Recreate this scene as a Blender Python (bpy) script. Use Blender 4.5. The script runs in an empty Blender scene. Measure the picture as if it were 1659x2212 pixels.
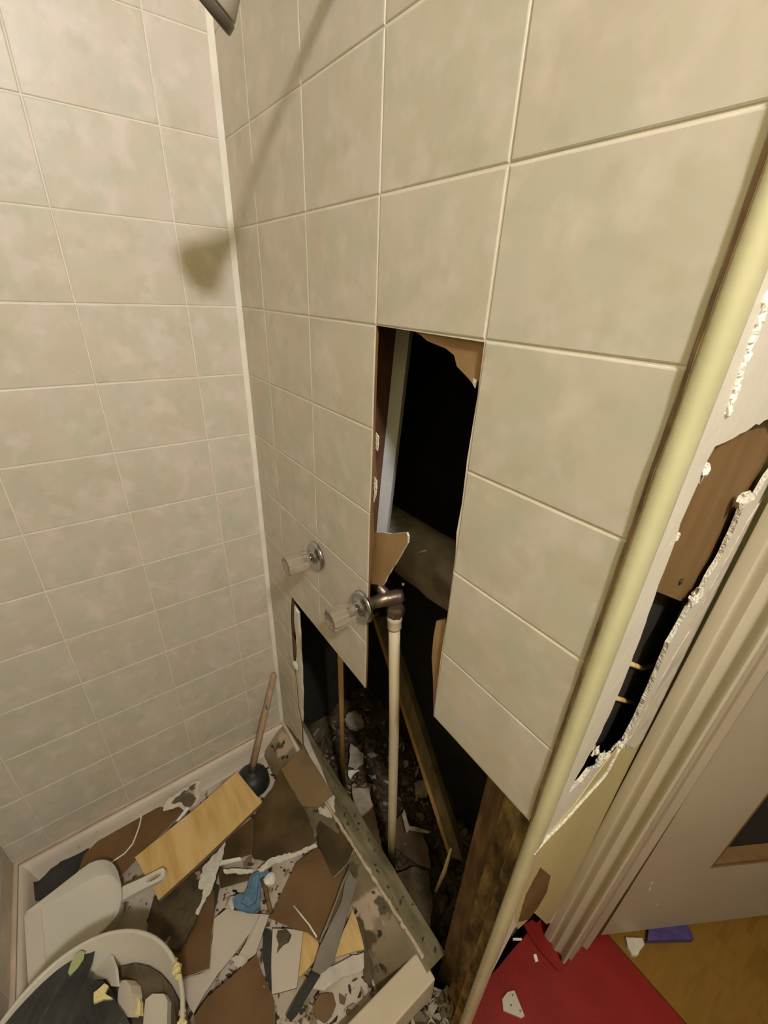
import bpy, bmesh, math, random
from mathutils import Vector, Matrix, noise
from mathutils.geometry import tessellate_polygon

scene = bpy.context.scene
COL = scene.collection

# ---------------------------------------------------------------- camera, world, lights, exposure
def make_camera():
    cd = bpy.data.cameras.new('camera')
    cd.sensor_fit = 'HORIZONTAL'
    cd.sensor_width = 36.0
    cd.lens = 19.953
    cd.clip_start = 0.02
    ob = bpy.data.objects.new('camera', cd)
    COL.objects.link(ob)
    r = Vector((0.58830494, 0.80761881, 0.04060971))
    u = Vector((-0.38953824, 0.23903221, 0.88945127))
    f = Vector((-0.70863055, 0.53908761, -0.45522224))
    m = Matrix((r, u, -f)).transposed().to_4x4()
    m.translation = (1.0983, -0.3834, 1.6180)
    ob.matrix_world = m
    scene.camera = ob
make_camera()

world = bpy.data.worlds.new('world')
scene.world = world
world.use_nodes = True
world.node_tree.nodes['Background'].inputs[0].default_value = (0.88, 0.9, 0.62, 1)
world.node_tree.nodes['Background'].inputs[1].default_value = 0.006

ld = bpy.data.lights.new('ceiling_bulb', 'POINT')
ld.energy = 88.0
ld.color = (1.0, 0.955, 0.985)
ld.shadow_soft_size = 0.05
lo = bpy.data.objects.new('ceiling_bulb', ld)
COL.objects.link(lo)
lo.location = (1.80, -0.42, 2.55)

vs = scene.view_settings
vs.view_transform = 'Standard'
vs.look = 'None'
vs.gamma = 1.0
vs.use_curve_mapping = False
vs.exposure = 0.0
scene.cycles.max_bounces = 8
scene.cycles.transmission_bounces = 8
scene.cycles.glossy_bounces = 4
scene.cycles.caustics_refractive = False
scene.cycles.caustics_reflective = False

# ---------------------------------------------------------------- materials
MATS = {}
def mat(name, cols, rough=0.6, scale=8.0, detail=4.0, bump=0.0, bscale=None, spec=0.4, stretch=(1, 1, 1), metal=0.0,
        specks=None, rand=True, fac=(0.35, 0.65), alpha=None):
    """noise-mixed colours; specks=(colour, scale, threshold)"""
    if name in MATS:
        return MATS[name]
    m = bpy.data.materials.new(name); m.use_nodes = True
    nt = m.node_tree; N = nt.nodes; L = nt.links
    b = N['Principled BSDF']
    b.inputs['Roughness'].default_value = rough
    b.inputs['Specular IOR Level'].default_value = spec
    b.inputs['Metallic'].default_value = metal
    tc = N.new('ShaderNodeTexCoord'); mp = N.new('ShaderNodeMapping')
    mp.inputs['Scale'].default_value = stretch
    L.new(tc.outputs['Object'], mp.inputs['Vector'])
    src = mp.outputs[0]
    if rand:
        oi = N.new('ShaderNodeObjectInfo'); mu = N.new('ShaderNodeMath'); mu.operation = 'MULTIPLY'; mu.inputs[1].default_value = 37.0
        ad = N.new('ShaderNodeVectorMath'); ad.operation = 'ADD'
        L.new(oi.outputs['Random'], mu.inputs[0]); L.new(src, ad.inputs[0]); L.new(mu.outputs[0], ad.inputs[1])
        src = ad.outputs[0]
    def noi(sc, dt=detail):
        n = N.new('ShaderNodeTexNoise'); n.inputs['Scale'].default_value = sc; n.inputs['Detail'].default_value = dt
        L.new(src, n.inputs['Vector']); return n
    n = noi(scale); cr = N.new('ShaderNodeValToRGB')
    el = cr.color_ramp.elements
    for i, c in enumerate(cols):
        p = fac[0] + (fac[1] - fac[0]) * i / max(1, len(cols) - 1)
        if i < 2: e = el[i]; e.position = p
        else: e = el.new(p)
        e.color = (*c, 1)
    if len(cols) == 1:
        el[1].color = (*cols[0], 1)
    L.new(n.outputs['Fac'], cr.inputs[0])
    out = cr.outputs[0]
    for sp in (specks or []):
        c, sc, th = sp
        n2 = noi(sc, 3); r2 = N.new('ShaderNodeValToRGB')
        r2.color_ramp.elements[0].position = th; r2.color_ramp.elements[1].position = th + 0.04
        mx = N.new('ShaderNodeMix'); mx.data_type = 'RGBA'
        L.new(n2.outputs['Fac'], r2.inputs[0]); L.new(r2.outputs[0], mx.inputs[0]); L.new(out, mx.inputs[6])
        mx.inputs[7].default_value = (*c, 1); out = mx.outputs[2]
    L.new(out, b.inputs['Base Color'])
    if bump:
        n3 = noi(bscale or scale * 3, 5); bp = N.new('ShaderNodeBump'); bp.inputs['Strength'].default_value = bump; bp.inputs['Distance'].default_value = 0.01
        L.new(n3.outputs['Fac'], bp.inputs['Height']); L.new(bp.outputs[0], b.inputs['Normal'])
    MATS[name] = m
    return m

def tile_mat(name, k=1.0):
    m = mat(name, [(0.58 * k, 0.51 * k, 0.42 * k), (0.60 * k, 0.535 * k, 0.44 * k), (0.63 * k, 0.555 * k, 0.485 * k)], rough=0.38, scale=9.0, detail=3.0, bump=0.04, bscale=60,
            spec=0.35, fac=(0.36, 0.62))
    nt = m.node_tree; N = nt.nodes; L = nt.links
    b = N['Principled BSDF']
    base = b.inputs['Base Color'].links[0].from_socket
    vec = [n for n in N if n.type == 'VECT_MATH'][0].outputs[0]
    for col, sc, lo_, hi, st, off in (((0.53 * k, 0.53 * k, 0.425 * k), 13.0, 0.45, 0.66, 0.75, 3.1), ((0.71 * k, 0.625 * k, 0.565 * k), 22.0, 0.50, 0.70, 0.65, 9.7), ((0.49 * k, 0.45 * k, 0.345 * k), 26.0, 0.54, 0.76, 0.6, 17.3)):
        a = N.new('ShaderNodeVectorMath'); a.operation = 'ADD'; a.inputs[1].default_value = (off, off, off)
        L.new(vec, a.inputs[0])
        n = N.new('ShaderNodeTexNoise'); n.inputs['Scale'].default_value = sc; n.inputs['Detail'].default_value = 3; L.new(a.outputs[0], n.inputs['Vector'])
        r = N.new('ShaderNodeMapRange'); r.inputs[1].default_value = lo_; r.inputs[2].default_value = hi; r.inputs[4].default_value = st
        L.new(n.outputs['Fac'], r.inputs[0])
        mx = N.new('ShaderNodeMix'); mx.data_type = 'RGBA'
        L.new(r.outputs[0], mx.inputs[0]); L.new(base, mx.inputs[6]); mx.inputs[7].default_value = (*col, 1)
        base = mx.outputs[2]
    L.new(base, b.inputs['Base Color'])
    return m

def glass_mat():
    m = bpy.data.materials.new('clear_acrylic'); m.use_nodes = True
    b = m.node_tree.nodes['Principled BSDF']
    b.inputs['Base Color'].default_value = (0.94, 0.84, 0.70, 1)
    b.inputs['Roughness'].default_value = 0.16
    b.inputs['IOR'].default_value = 1.45
    b.inputs['Transmission Weight'].default_value = 0.86
    return m

M_TILE = tile_mat('tile_face')
M_GROUT = mat('tile_groove', [(0.70, 0.645, 0.53), (0.78, 0.72, 0.60)], 0.6, 20)
M_CAULK = mat('white_caulk', [(0.80, 0.76, 0.66), (0.88, 0.84, 0.75)], 0.45, 25, bump=0.1)
M_CAULK_P = mat('pinkish_caulk', [(0.52, 0.40, 0.29), (0.62, 0.49, 0.37)], 0.5, 20, bump=0.1)
M_BROWN = mat('hardboard', [(0.12, 0.062, 0.020), (0.155, 0.084, 0.030), (0.18, 0.10, 0.04)], 0.65, 7, bump=0.06, bscale=80, specks=[((0.27, 0.19, 0.11), 34, 0.71)])
M_BROWN_DK = mat('wet_hardboard', [(0.045, 0.027, 0.010), (0.085, 0.052, 0.019), (0.12, 0.075, 0.03)], 0.5, 9, bump=0.15, specks=[((0.42, 0.33, 0.20), 14, 0.68)])
M_FILTH = mat('filthy_board', [(0.05, 0.035, 0.018), (0.10, 0.07, 0.035), (0.055, 0.04, 0.02)], 0.6, 14, bump=0.5, specks=[((0.42, 0.33, 0.2), 18, 0.66)])
M_KRAFT = mat('drywall_paper', [(0.30, 0.18, 0.08), (0.38, 0.24, 0.11)], 0.75, 12, bump=0.1)
M_GYP = mat('gypsum', [(0.72, 0.66, 0.54), (0.82, 0.77, 0.66)], 0.85, 60, bump=0.6, bscale=200)
M_BOARDW = mat('white_board_face', [(0.52, 0.45, 0.36), (0.58, 0.51, 0.42)], 0.45, 7, specks=[((0.16, 0.09, 0.04), 26, 0.76)])
M_PINE = mat('pine', [(0.54, 0.35, 0.125), (0.64, 0.43, 0.17), (0.70, 0.49, 0.22)], 0.55, 6, detail=5, stretch=(1, 6, 6), bump=0.06, bscale=40)
M_STUD = mat('old_lumber', [(0.10, 0.055, 0.022), (0.17, 0.10, 0.04), (0.22, 0.13, 0.055)], 0.7, 10, stretch=(6, 6, 1), bump=0.2)
M_LITEDGE = mat('lit_edge_lumber', [(0.22, 0.12, 0.03), (0.30, 0.17, 0.05)], 0.65, 10, stretch=(6, 6, 1), bump=0.1)  # orange tone carries the light on the leaning batten's edge
M_ROT = mat('rotted_lumber', [(0.06, 0.04, 0.015), (0.20, 0.13, 0.04), (0.36, 0.26, 0.10)], 0.8, 18, stretch=(2, 2, 0.8), bump=0.5)
M_TAN = mat('tan_lumber', [(0.17, 0.092, 0.032), (0.21, 0.118, 0.045)], 0.6, 8, stretch=(4, 4, 1), bump=0.08)
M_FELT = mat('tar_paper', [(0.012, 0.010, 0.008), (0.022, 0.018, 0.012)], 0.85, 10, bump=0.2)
M_EARTH = mat('dark_rubble', [(0.025, 0.016, 0.010), (0.06, 0.04, 0.022), (0.10, 0.07, 0.04)], 0.9, 22, bump=0.8, bscale=60)
M_TRAY = mat('tray_acrylic', [(0.60, 0.52, 0.42), (0.66, 0.58, 0.48)], 0.4, 9, specks=[((0.13, 0.09, 0.05), 60, 0.73)], rand=False)
M_TRAYD = mat('tray_soiled', [(0.11, 0.085, 0.045), (0.20, 0.155, 0.09), (0.28, 0.22, 0.14)], 0.5, 6, bump=0.3, specks=[((0.44, 0.34, 0.25), 7, 0.57), ((0.09, 0.07, 0.035), 13, 0.56), ((0.035, 0.025, 0.012), 30, 0.63)], rand=False)
M_FLOORD = mat('tray_floor_dirty', [(0.58, 0.50, 0.41), (0.48, 0.39, 0.29), (0.20, 0.14, 0.075)], 0.5, 8, bump=0.15, specks=[((0.24, 0.17, 0.09), 15, 0.58), ((0.05, 0.03, 0.015), 32, 0.63)], rand=False, fac=(0.42, 0.70))
M_CREAM = mat('cream_paint', [(0.52, 0.44, 0.22), (0.57, 0.49, 0.26)], 0.4, 6, bump=0.05)
M_YELLOW = mat('yellow_trim_paint', [(0.50, 0.465, 0.28), (0.56, 0.515, 0.32)], 0.32, 9, bump=0.05, bscale=120, spec=0.5)
M_WHITEP = mat('white_wall_paint', [(0.66, 0.60, 0.52), (0.72, 0.66, 0.57)], 0.45, 9, bump=0.12, bscale=50)
M_SKIM = mat('skim_plaster', [(0.50, 0.45, 0.38), (0.64, 0.57, 0.48), (0.56, 0.49, 0.41)], 0.8, 16, bump=0.4)
M_CASING = mat('casing_paint', [(0.52, 0.46, 0.34), (0.58, 0.51, 0.39)], 0.38, 6, stretch=(3, 3, 0.6), bump=0.06)
M_DOOR = mat('door_paint', [(0.42, 0.35, 0.26), (0.46, 0.39, 0.29)], 0.4, 4, bump=0.04)
M_RED = mat('red_vinyl', [(0.20, 0.010, 0.008), (0.24, 0.013, 0.010)], 0.42, 12, bump=0.08, bscale=90, specks=[((0.14, 0.008, 0.006), 30, 0.72)])
M_WOODF = mat('floor_plank_wood', [(0.17, 0.085, 0.012), (0.22, 0.115, 0.02), (0.19, 0.10, 0.015)], 0.4, 5, stretch=(6, 1, 1), bump=0.04)
M_CHROME = mat('chrome', [(0.50, 0.50, 0.50)], 0.16, metal=1.0)
M_BRASS = mat('tarnished_brass', [(0.15, 0.11, 0.075), (0.24, 0.18, 0.125)], 0.38, 30, metal=0.75, bump=0.1)
M_CPVC = mat('cream_pipe', [(0.60, 0.50, 0.33), (0.66, 0.56, 0.38)], 0.4, 12)
M_TANPIPE = mat('tan_pipe', [(0.42, 0.26, 0.09), (0.48, 0.31, 0.12)], 0.4, 12)
M_RUBBER = mat('black_rubber', [(0.018, 0.018, 0.016), (0.030, 0.030, 0.026)], 0.5, 12)
M_STICK = mat('stick_wood', [(0.38, 0.25, 0.15), (0.46, 0.32, 0.20)], 0.6, 12, stretch=(5, 5, 1))
M_PLASTW = mat('white_plastic', [(0.70, 0.65, 0.56)], 0.3, spec=0.5)
M_PAIL = mat('pail_plastic', [(0.50, 0.45, 0.36), (0.54, 0.49, 0.40)], 0.35, 6)
M_BLACKP = mat('black_plastic', [(0.020, 0.020, 0.018), (0.035, 0.033, 0.03)], 0.45, 14, bump=0.3)
M_BLUE = mat('blue_cloth', [(0.09, 0.17, 0.26), (0.13, 0.24, 0.36)], 0.8, 30, bump=0.5)
M_GREENM = mat('green_mould', [(0.16, 0.26, 0.16), (0.24, 0.36, 0.24)], 0.9, 40, bump=0.6)
M_GREYM = mat('grey_strip', [(0.17, 0.145, 0.115), (0.25, 0.21, 0.17)], 0.5, 12)
M_FOAM = mat('yellow_foam', [(0.66, 0.55, 0.22), (0.74, 0.63, 0.30)], 0.9, 40, bump=0.6)
M_PALEG = mat('pale_green_foam', [(0.34, 0.36, 0.17)], 0.8)
M_GREYDK = mat('dusty_block', [(0.13, 0.10, 0.075), (0.25, 0.20, 0.16), (0.34, 0.28, 0.23)], 0.55, 12, bump=0.4)
M_WBAT = mat('white_batten_paint', [(0.62, 0.62, 0.62), (0.68, 0.68, 0.68)], 0.45, 20)
M_HEAD = mat('brushed_grey_plastic', [(0.34, 0.30, 0.25), (0.40, 0.36, 0.30)], 0.35, 20)
M_PURPLE = mat('purple_box', [(0.035, 0.02, 0.12), (0.10, 0.07, 0.20)], 0.5, 20)
M_NAIL = mat('nail', [(0.08, 0.06, 0.05)], 0.4, metal=0.8)
M_DUSTY = mat('dusty_plaster', [(0.26, 0.21, 0.155), (0.40, 0.34, 0.26)], 0.85, 30)
M_BLUEP = mat('blue_paint', [(0.08, 0.12, 0.32)], 0.5)
M_PLASTER = mat('room_plaster', [(0.38, 0.36, 0.19)], 0.8)
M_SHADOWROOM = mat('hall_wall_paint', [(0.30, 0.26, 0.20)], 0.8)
M_GLASS = glass_mat()

# ---------------------------------------------------------------- builders
def tag(o, label=None, cat=None, group=None, kind=None):
    if label: o['label'] = label
    if cat: o['category'] = cat
    if group: o['group'] = group
    if kind: o['kind'] = kind
    return o

def empty(name, loc, label=None, cat=None, group=None, kind=None):
    o = bpy.data.objects.new(name, None); COL.objects.link(o); o.location = loc; o.empty_display_size = 0.02
    return tag(o, label, cat, group, kind)

def world_loc(p):
    v = Vector((0, 0, 0))
    while p is not None:
        v += p.location; p = p.parent
    return v

def obj(name, verts, faces, m, parent=None, smooth=False, origin=None, bevel=0.0):
    """one mesh object from world-space vertices; its origin is moved to its own centre"""
    vv = [Vector(v) for v in verts]
    if origin is None:
        origin = Vector((0, 0, 0))
        for v in vv: origin += v
        origin /= max(1, len(vv))
    origin = Vector(origin)
    me = bpy.data.meshes.new(name)
    me.from_pydata([tuple(v - origin) for v in vv], [], faces)
    bm = bmesh.new(); bm.from_mesh(me); bmesh.ops.recalc_face_normals(bm, faces=bm.faces)
    if bevel:
        bmesh.ops.bevel(bm, geom=[e for e in bm.edges if len(e.link_faces) == 2 and e.calc_face_angle(0) > 0.6], offset=bevel, segments=2, affect='EDGES', profile=0.5)
    bm.to_mesh(me); bm.free()
    for p in me.polygons: p.use_smooth = smooth
    for mm in (m if isinstance(m, (list, tuple)) else [m]): me.materials.append(mm)
    o = bpy.data.objects.new(name, me); COL.objects.link(o)
    if parent is not None:
        o.parent = parent; o.location = origin - world_loc(parent)
    else:
        o.location = origin
    return o

def ragged(pts, step, amp, seed, closed=True):
    rnd = random.Random(seed); out = []
    P = [Vector(p) for p in pts]; n = len(P)
    c = sum(P, Vector((0, 0, 0))) / n
    for i in range(n if closed else n - 1):
        a, b = P[i], P[(i + 1) % n]; L = (b - a).length; k = max(1, int(L / step))
        nrm = (a + b) / 2 - c
        d = (b - a).normalized() if L > 1e-6 else Vector((1, 0, 0))
        nrm = nrm - nrm.dot(d) * d
        nrm = nrm.normalized() if nrm.length > 1e-6 else Vector((0, 0, 0))
        for j in range(k):
            q = a.lerp(b, j / k)
            if j: q = q + nrm * rnd.uniform(-amp, amp)
            out.append(q)
    if not closed: out.append(P[-1])
    return out

def poly_normal(P):
    n = Vector((0, 0, 0))
    for i in range(len(P)):
        a, b = P[i], P[(i + 1) % len(P)]
        n += a.cross(b)
    return n.normalized()

def slab(name, pts, thick, m, parent=None, away=None, rag=0.0, step=0.02, seed=1, holes=(), m_side=None, warp=0.0):
    """polygon plate: the given outline is the visible face; thickness goes away from it (default: downwards)"""
    P = [Vector(p) for p in pts]
    n = poly_normal(P)
    if away is None: away = Vector((0, 0, -1))
    if n.dot(Vector(away)) > 0: n = -n            # n points to the visible side
    if rag: P = ragged(P, step, rag, seed)
    loops = [P] + [[Vector(q) for q in h] for h in holes]
    flat = [q for l in loops for q in l]
    tris = tessellate_polygon(loops)
    N = len(flat)
    w = []
    for q in flat:
        d = warp * (noise.noise(q * 9 + Vector((seed, 0, 0)))) if warp else 0
        w.append(q + n * d)
    verts = w + [q - n * thick for q in w]
    faces = [tuple(t) for t in tris] + [tuple(N + i for i in reversed(t)) for t in tris]
    nt = len(faces); b = 0
    for l in loops:
        for i in range(len(l)):
            j = (i + 1) % len(l)
            faces.append((b + i, b + j, N + b + j, N + b + i))
        b += len(l)
    o = obj(name, verts, faces, m, parent)
    if m_side is not None:
        o.data.materials.append(m_side)
        for i, p in enumerate(o.data.polygons):
            if i >= nt: p.material_index = 1
    return o

def box(name, lo, hi, m, parent=None, bevel=0.0):
    x0, y0, z0 = lo; x1, y1, z1 = hi
    v = [(x0, y0, z0), (x1, y0, z0), (x1, y1, z0), (x0, y1, z0), (x0, y0, z1), (x1, y0, z1), (x1, y1, z1), (x0, y1, z1)]
    f = [(0, 3, 2, 1), (4, 5, 6, 7), (0, 1, 5, 4), (1, 2, 6, 5), (2, 3, 7, 6), (3, 0, 4, 7)]
    return obj(name, v, f, m, parent, bevel=bevel)

def beam(name, p0, p1, w, h, m, parent=None, side=(0, -1, 0), bevel=0.0, rag=0.0):
    """bar from p0 to p1; h is measured along `side`, w across it"""
    p0, p1 = Vector(p0), Vector(p1); d = (p1 - p0).normalized(); s = Vector(side); s = (s - s.dot(d) * d).normalized(); t = d.cross(s)
    v = []
    for p in (p0, p1):
        for a, b in ((-1, -1), (1, -1), (1, 1), (-1, 1)): v.append(p + t * (a * w / 2) + s * (b * h / 2))
    if rag:
        rnd = random.Random(5)
        v = [q + d * rnd.uniform(-rag, rag) for q in v]
    f = [(0, 3, 2, 1), (4, 5, 6, 7), (0, 1, 5, 4), (1, 2, 6, 5), (2, 3, 7, 6), (3, 0, 4, 7)]
    return obj(name, v, f, m, parent, bevel=bevel)

def tube_data(pts, rad, seg=12, cap=True):
    P = [Vector(p) for p in pts]; n = len(P)
    R = rad if isinstance(rad, (list, tuple)) else [rad] * n
    verts = []; faces = []; t = None
    for i in range(n):
        d = (P[min(n - 1, i + 1)] - P[max(0, i - 1)]).normalized()
        if t is None:
            a = Vector((0, 0, 1)) if abs(d.z) < 0.9 else Vector((1, 0, 0))
            t = (a - a.dot(d) * d).normalized()
        else: t = (t - t.dot(d) * d).normalized()
        s = d.cross(t)
        for k in range(seg):
            a = 2 * math.pi * k / seg
            verts.append(P[i] + (t * math.cos(a) + s * math.sin(a)) * R[i])
    for i in range(n - 1):
        for k in range(seg):
            a, b = i * seg + k, i * seg + (k + 1) % seg
            faces.append((a, b, b + seg, a + seg))
    if cap:
        faces.append(tuple(range(seg - 1, -1, -1))); faces.append(tuple((n - 1) * seg + k for k in range(seg)))
    return verts, faces

def tube(name, pts, rad, m, parent=None, seg=12, cap=True, smooth=True):
    v, f = tube_data(pts, rad, seg, cap)
    o = obj(name, v, f, m, parent, smooth)
    return o

def lathe(name, prof, origin, axis, m, parent=None, seg=32, flute=0.0, nfl=0, smooth=True, closed_ends=True, sx=1.0):
    """prof: (radius, distance along axis)"""
    o = Vector(origin); d = Vector(axis).normalized()
    a = Vector((0, 0, 1)) if abs(d.z) < 0.9 else Vector((1, 0, 0))
    t = (a - a.dot(d) * d).normalized(); s = d.cross(t)
    verts = []; faces = []
    for r, h in prof:
        for k in range(seg):
            an = 2 * math.pi * k / seg
            rr = r * (1 + (flute * math.cos(nfl * an) if nfl else 0))
            verts.append(o + d * h + (t * math.cos(an) + s * math.sin(an)) * rr)
    for i in range(len(prof) - 1):
        for k in range(seg):
            a1, b1 = i * seg + k, i * seg + (k + 1) % seg
            faces.append((a1, b1, b1 + seg, a1 + seg))
    if closed_ends:
        faces.append(tuple(range(seg - 1, -1, -1))); faces.append(tuple((len(prof) - 1) * seg + k for k in range(seg)))
    return obj(name, verts, faces, m, parent, smooth)

def autosmooth(o, ang=0.6):
    me = o.data
    for p in me.polygons: p.use_smooth = True
    bm = bmesh.new(); bm.from_mesh(me)
    for e in bm.edges:
        if len(e.link_faces) == 2 and e.calc_face_angle(0) > ang: e.smooth = False
    bm.to_mesh(me); bm.free()
    return o

def blob_data(c, r, seed, sub=2, sq=(1, 1, 1), amp=0.35):
    bm = bmesh.new(); bmesh.ops.create_icosphere(bm, subdivisions=sub, radius=1)
    c = Vector(c); V = []
    for v in bm.verts:
        k = 1 + amp * noise.noise(v.co * 1.8 + Vector((seed * 3.1, seed, 0)))
        V.append(c + Vector((v.co.x * sq[0], v.co.y * sq[1], v.co.z * sq[2])) * r * k)
    F = [tuple(v.index for v in f.verts) for f in bm.faces]; bm.free()
    return V, F

def blob(name, c, r, seed, m, parent=None, sub=2, sq=(1, 1, 1), amp=0.35, smooth=True):
    V, F = blob_data(c, r, seed, sub, sq, amp)
    return obj(name, V, F, m, parent, smooth)

class Heap:
    """many small pieces joined into one mesh"""
    def __init__(self): self.v = []; self.f = []
    def add(self, V, F):
        b = len(self.v); self.v += [Vector(q) for q in V]; self.f += [tuple(b + i for i in t) for t in F]
    def chip(self, c, r, rnd, flat=0.2):
        n = rnd.randint(3, 5); a0 = rnd.uniform(0, 6.28)
        R = Matrix.Rotation(rnd.uniform(-0.5, 0.5), 3, 'X') @ Matrix.Rotation(rnd.uniform(-0.5, 0.5), 3, 'Y')
        st = rnd.uniform(1.0, 2.6); ro = Matrix.Rotation(rnd.uniform(0, 3.14), 3, 'Z')
        V = []
        for s in (1, -1):
            for k in range(n):
                a = a0 + 6.28 * k / n + rnd.uniform(-0.3, 0.3) * 0
                p = ro @ Vector((math.cos(a) * r * st, math.sin(a) * r / st ** 0.5, s * r * flat))
                V.append(Vector(c) + R @ p)
        F = [tuple(range(n)), tuple(range(2 * n - 1, n - 1, -1))] + [(k, (k + 1) % n, n + (k + 1) % n, n + k) for k in range(n)]
        self.add(V, F)
    def build(self, name, m, parent=None): return obj(name, self.v, self.f, m, parent)

def clip_poly(P, x0, x1, y0, y1):
    def cut(P, f, inter):
        out = []
        for i in range(len(P)):
            a, b = P[i], P[(i + 1) % len(P)]; fa, fb = f(a), f(b)
            if fa >= 0: out.append(a)
            if (fa >= 0) != (fb >= 0):
                t = fa / (fa - fb); out.append((a[0] + (b[0] - a[0]) * t, a[1] + (b[1] - a[1]) * t))
        return out
    for f in (lambda p: p[0] - x0, lambda p: x1 - p[0], lambda p: p[1] - y0, lambda p: y1 - p[1]):
        P = cut(P, f, None)
        if len(P) < 3: return []
    out = []
    for p in P:
        if not out or abs(p[0] - out[-1][0]) + abs(p[1] - out[-1][1]) > 1e-4: out.append(p)
    if len(out) > 2 and abs(out[0][0] - out[-1][0]) + abs(out[0][1] - out[-1][1]) < 1e-4: out.pop()
    return out if len(out) > 2 else []

def area2(P): return sum(P[i][0] * P[(i + 1) % len(P)][1] - P[(i + 1) % len(P)][0] * P[i][1] for i in range(len(P))) / 2

def inset2(P, d):
    if area2(P) < 0: P = P[::-1]
    n = len(P); out = []
    for i in range(n):
        a, b, c = Vector(P[i - 1]), Vector(P[i]), Vector(P[(i + 1) % n])
        u = (b - a).normalized(); v = (c - b).normalized()
        n1 = Vector((-u.y, u.x)); n2 = Vector((-v.y, v.x)); s = n1 + n2
        k = 1 + n1.dot(n2)
        out.append(tuple(b + s * (d / max(k, 0.4))))
    return out

TILE_DEPTH = 0.0011
def tile_mesh(P, to3, out, cx, cy):
    """P: 2-D outline on the wall; to3(u, v) -> 3-D; out: outward normal; mesh is local to (cx, cy)"""
    A = inset2(P, 0.0011); B = inset2(P, 0.0015); C = inset2(P, 0.0030)
    o = Vector(to3(cx, cy)); out = Vector(out)
    V = [Vector(to3(*p)) - o for p in A] + [Vector(to3(*p)) - o + out * (TILE_DEPTH * 0.55) for p in B] + [Vector(to3(*p)) - o + out * TILE_DEPTH for p in C]
    n = len(A); F = []
    for r in range(2):
        for i in range(n):
            j = (i + 1) % n; F.append((r * n + i, r * n + j, (r + 1) * n + j, (r + 1) * n + i))
    F.append(tuple(2 * n + i for i in range(n)))
    me = bpy.data.meshes.new('tile'); me.from_pydata([tuple(v) for v in V], [], F)
    bm = bmesh.new(); bm.from_mesh(me); bmesh.ops.recalc_face_normals(bm, faces=bm.faces)
    big = max(bm.faces, key=lambda f: f.calc_area())
    if big.normal.dot(out) < 0: bmesh.ops.reverse_faces(bm, faces=bm.faces)
    bm.to_mesh(me); bm.free(); me.materials.append(M_TILE)
    return me

def lay_tiles(parent, us, vs_, regions, to3, out, seed=1):
    rnd = random.Random(seed); cache = {}
    for i in range(len(us) - 1):
        for j in range(len(vs_) - 1):
            for R in regions:
                P = clip_poly(R, us[i], us[i + 1], vs_[j], vs_[j + 1])
                if not P or abs(area2(P)) < 3e-4: continue
                cx, cy = (us[i] + us[i + 1]) / 2, (vs_[j] + vs_[j + 1]) / 2
                full = abs(abs(area2(P)) - (us[i + 1] - us[i]) * (vs_[j + 1] - vs_[j])) < 1e-6
                key = (round(us[i + 1] - us[i], 4), round(vs_[j + 1] - vs_[j], 4)) if full else None
                me = cache.get(key) if full else None
                if me is None:
                    me = tile_mesh(P, to3, out, cx, cy)
                    if full: cache[key] = me
                o = bpy.data.objects.new('tile', me); COL.objects.link(o)
                o.parent = parent
                o.location = Vector(to3(cx, cy)) - world_loc(parent) + Vector(out) * rnd.uniform(-0.0002, 0.0002)

# ---------------------------------------------------------------- room shell
ROW = 0.1524
TW = 0.206
Z0 = 1.73
CEIL = 2.62
rows = [Z0 - ROW * k for k in range(11, -7, -1)]         # course lines, bottom to top
WALL_R_END = 0.9635
SH_FRONT = -0.825

# left wall: backing sheet behind the tiles
wl = box('wall_left', (-0.03, SH_FRONT - 0.02, 0.0), (-TILE_DEPTH, 0.02, CEIL), M_GROUT); wl['kind'] = 'structure'
ys = [SH_FRONT, -0.737, -0.531, -0.325, -0.119, 0.0]
lay_tiles(wl, ys, rows, [[(SH_FRONT, 0.112), (0.0, 0.112), (0.0, CEIL), (SH_FRONT, CEIL)]], lambda u, v: (-TILE_DEPTH, u, v), (1, 0, 0), 2)

# near shower wall (opposite the plumbing wall)
wf = box('wall_front', (-0.03, SH_FRONT - 0.12, 0.0), (0.93, SH_FRONT - TILE_DEPTH, CEIL), M_GROUT); wf['kind'] = 'structure'
xs = [0.0, 0.12, 0.326, 0.532, 0.738, 0.93]
lay_tiles(wf, xs, rows, [[(0.0, 0.112), (0.93, 0.112), (0.93, CEIL), (0.0, CEIL)]], lambda u, v: (u, SH_FRONT - TILE_DEPTH, v), (0, 1, 0), 3)

# plumbing wall (right): outline of the tile board that is still up
V0, V1, V2, V3 = 0.143, 0.3491, 0.5552, 0.7612
ZH = Z0 - ROW                                              # top of the tall hole
ZB = 0.838                                                 # bottom edge of the hanging panel
ZR = Z0 - 5 * ROW                                          # bottom edge of the right panel
edge_strip = [(p[0], p[2]) for p in [(0.1783, 0, 0.8392), (0.1578, 0, 0.7565), (0.1547, 0, 0.6628), (0.153, 0, 0.5736), (0.1636, 0, 0.4691), (0.1645, 0, 0.3586), (0.1819, 0, 0.2929), (0.177, 0, 0.1778)]]
edge_strip[0] = (0.176, ZB)
board = [(0.0, CEIL), (0.0, 0.118)] + edge_strip[::-1] + [(0.30, ZB - 0.001), (0.45, ZB - 0.003), (0.5535, ZB - 0.004), (0.5545, 0.93), (0.5515, 1.02), (0.5545, 1.10), (0.5525, 1.25), (0.5548, 1.36),
         (0.5540, 1.50), (0.5548, ZH), (V3 - 0.001, ZH - 0.002), (V3, 1.52), (0.7585, 1.44), (0.7600, 1.38), (0.7575, 1.335), (0.7612, 1.30), (0.7618, 1.20), (0.7600, 1.12),
         (0.7618, ZR), (WALL_R_END, ZR - 0.002), (WALL_R_END, CEIL)]
def on_right(y): return lambda u, v: (u, y, v)
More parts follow.
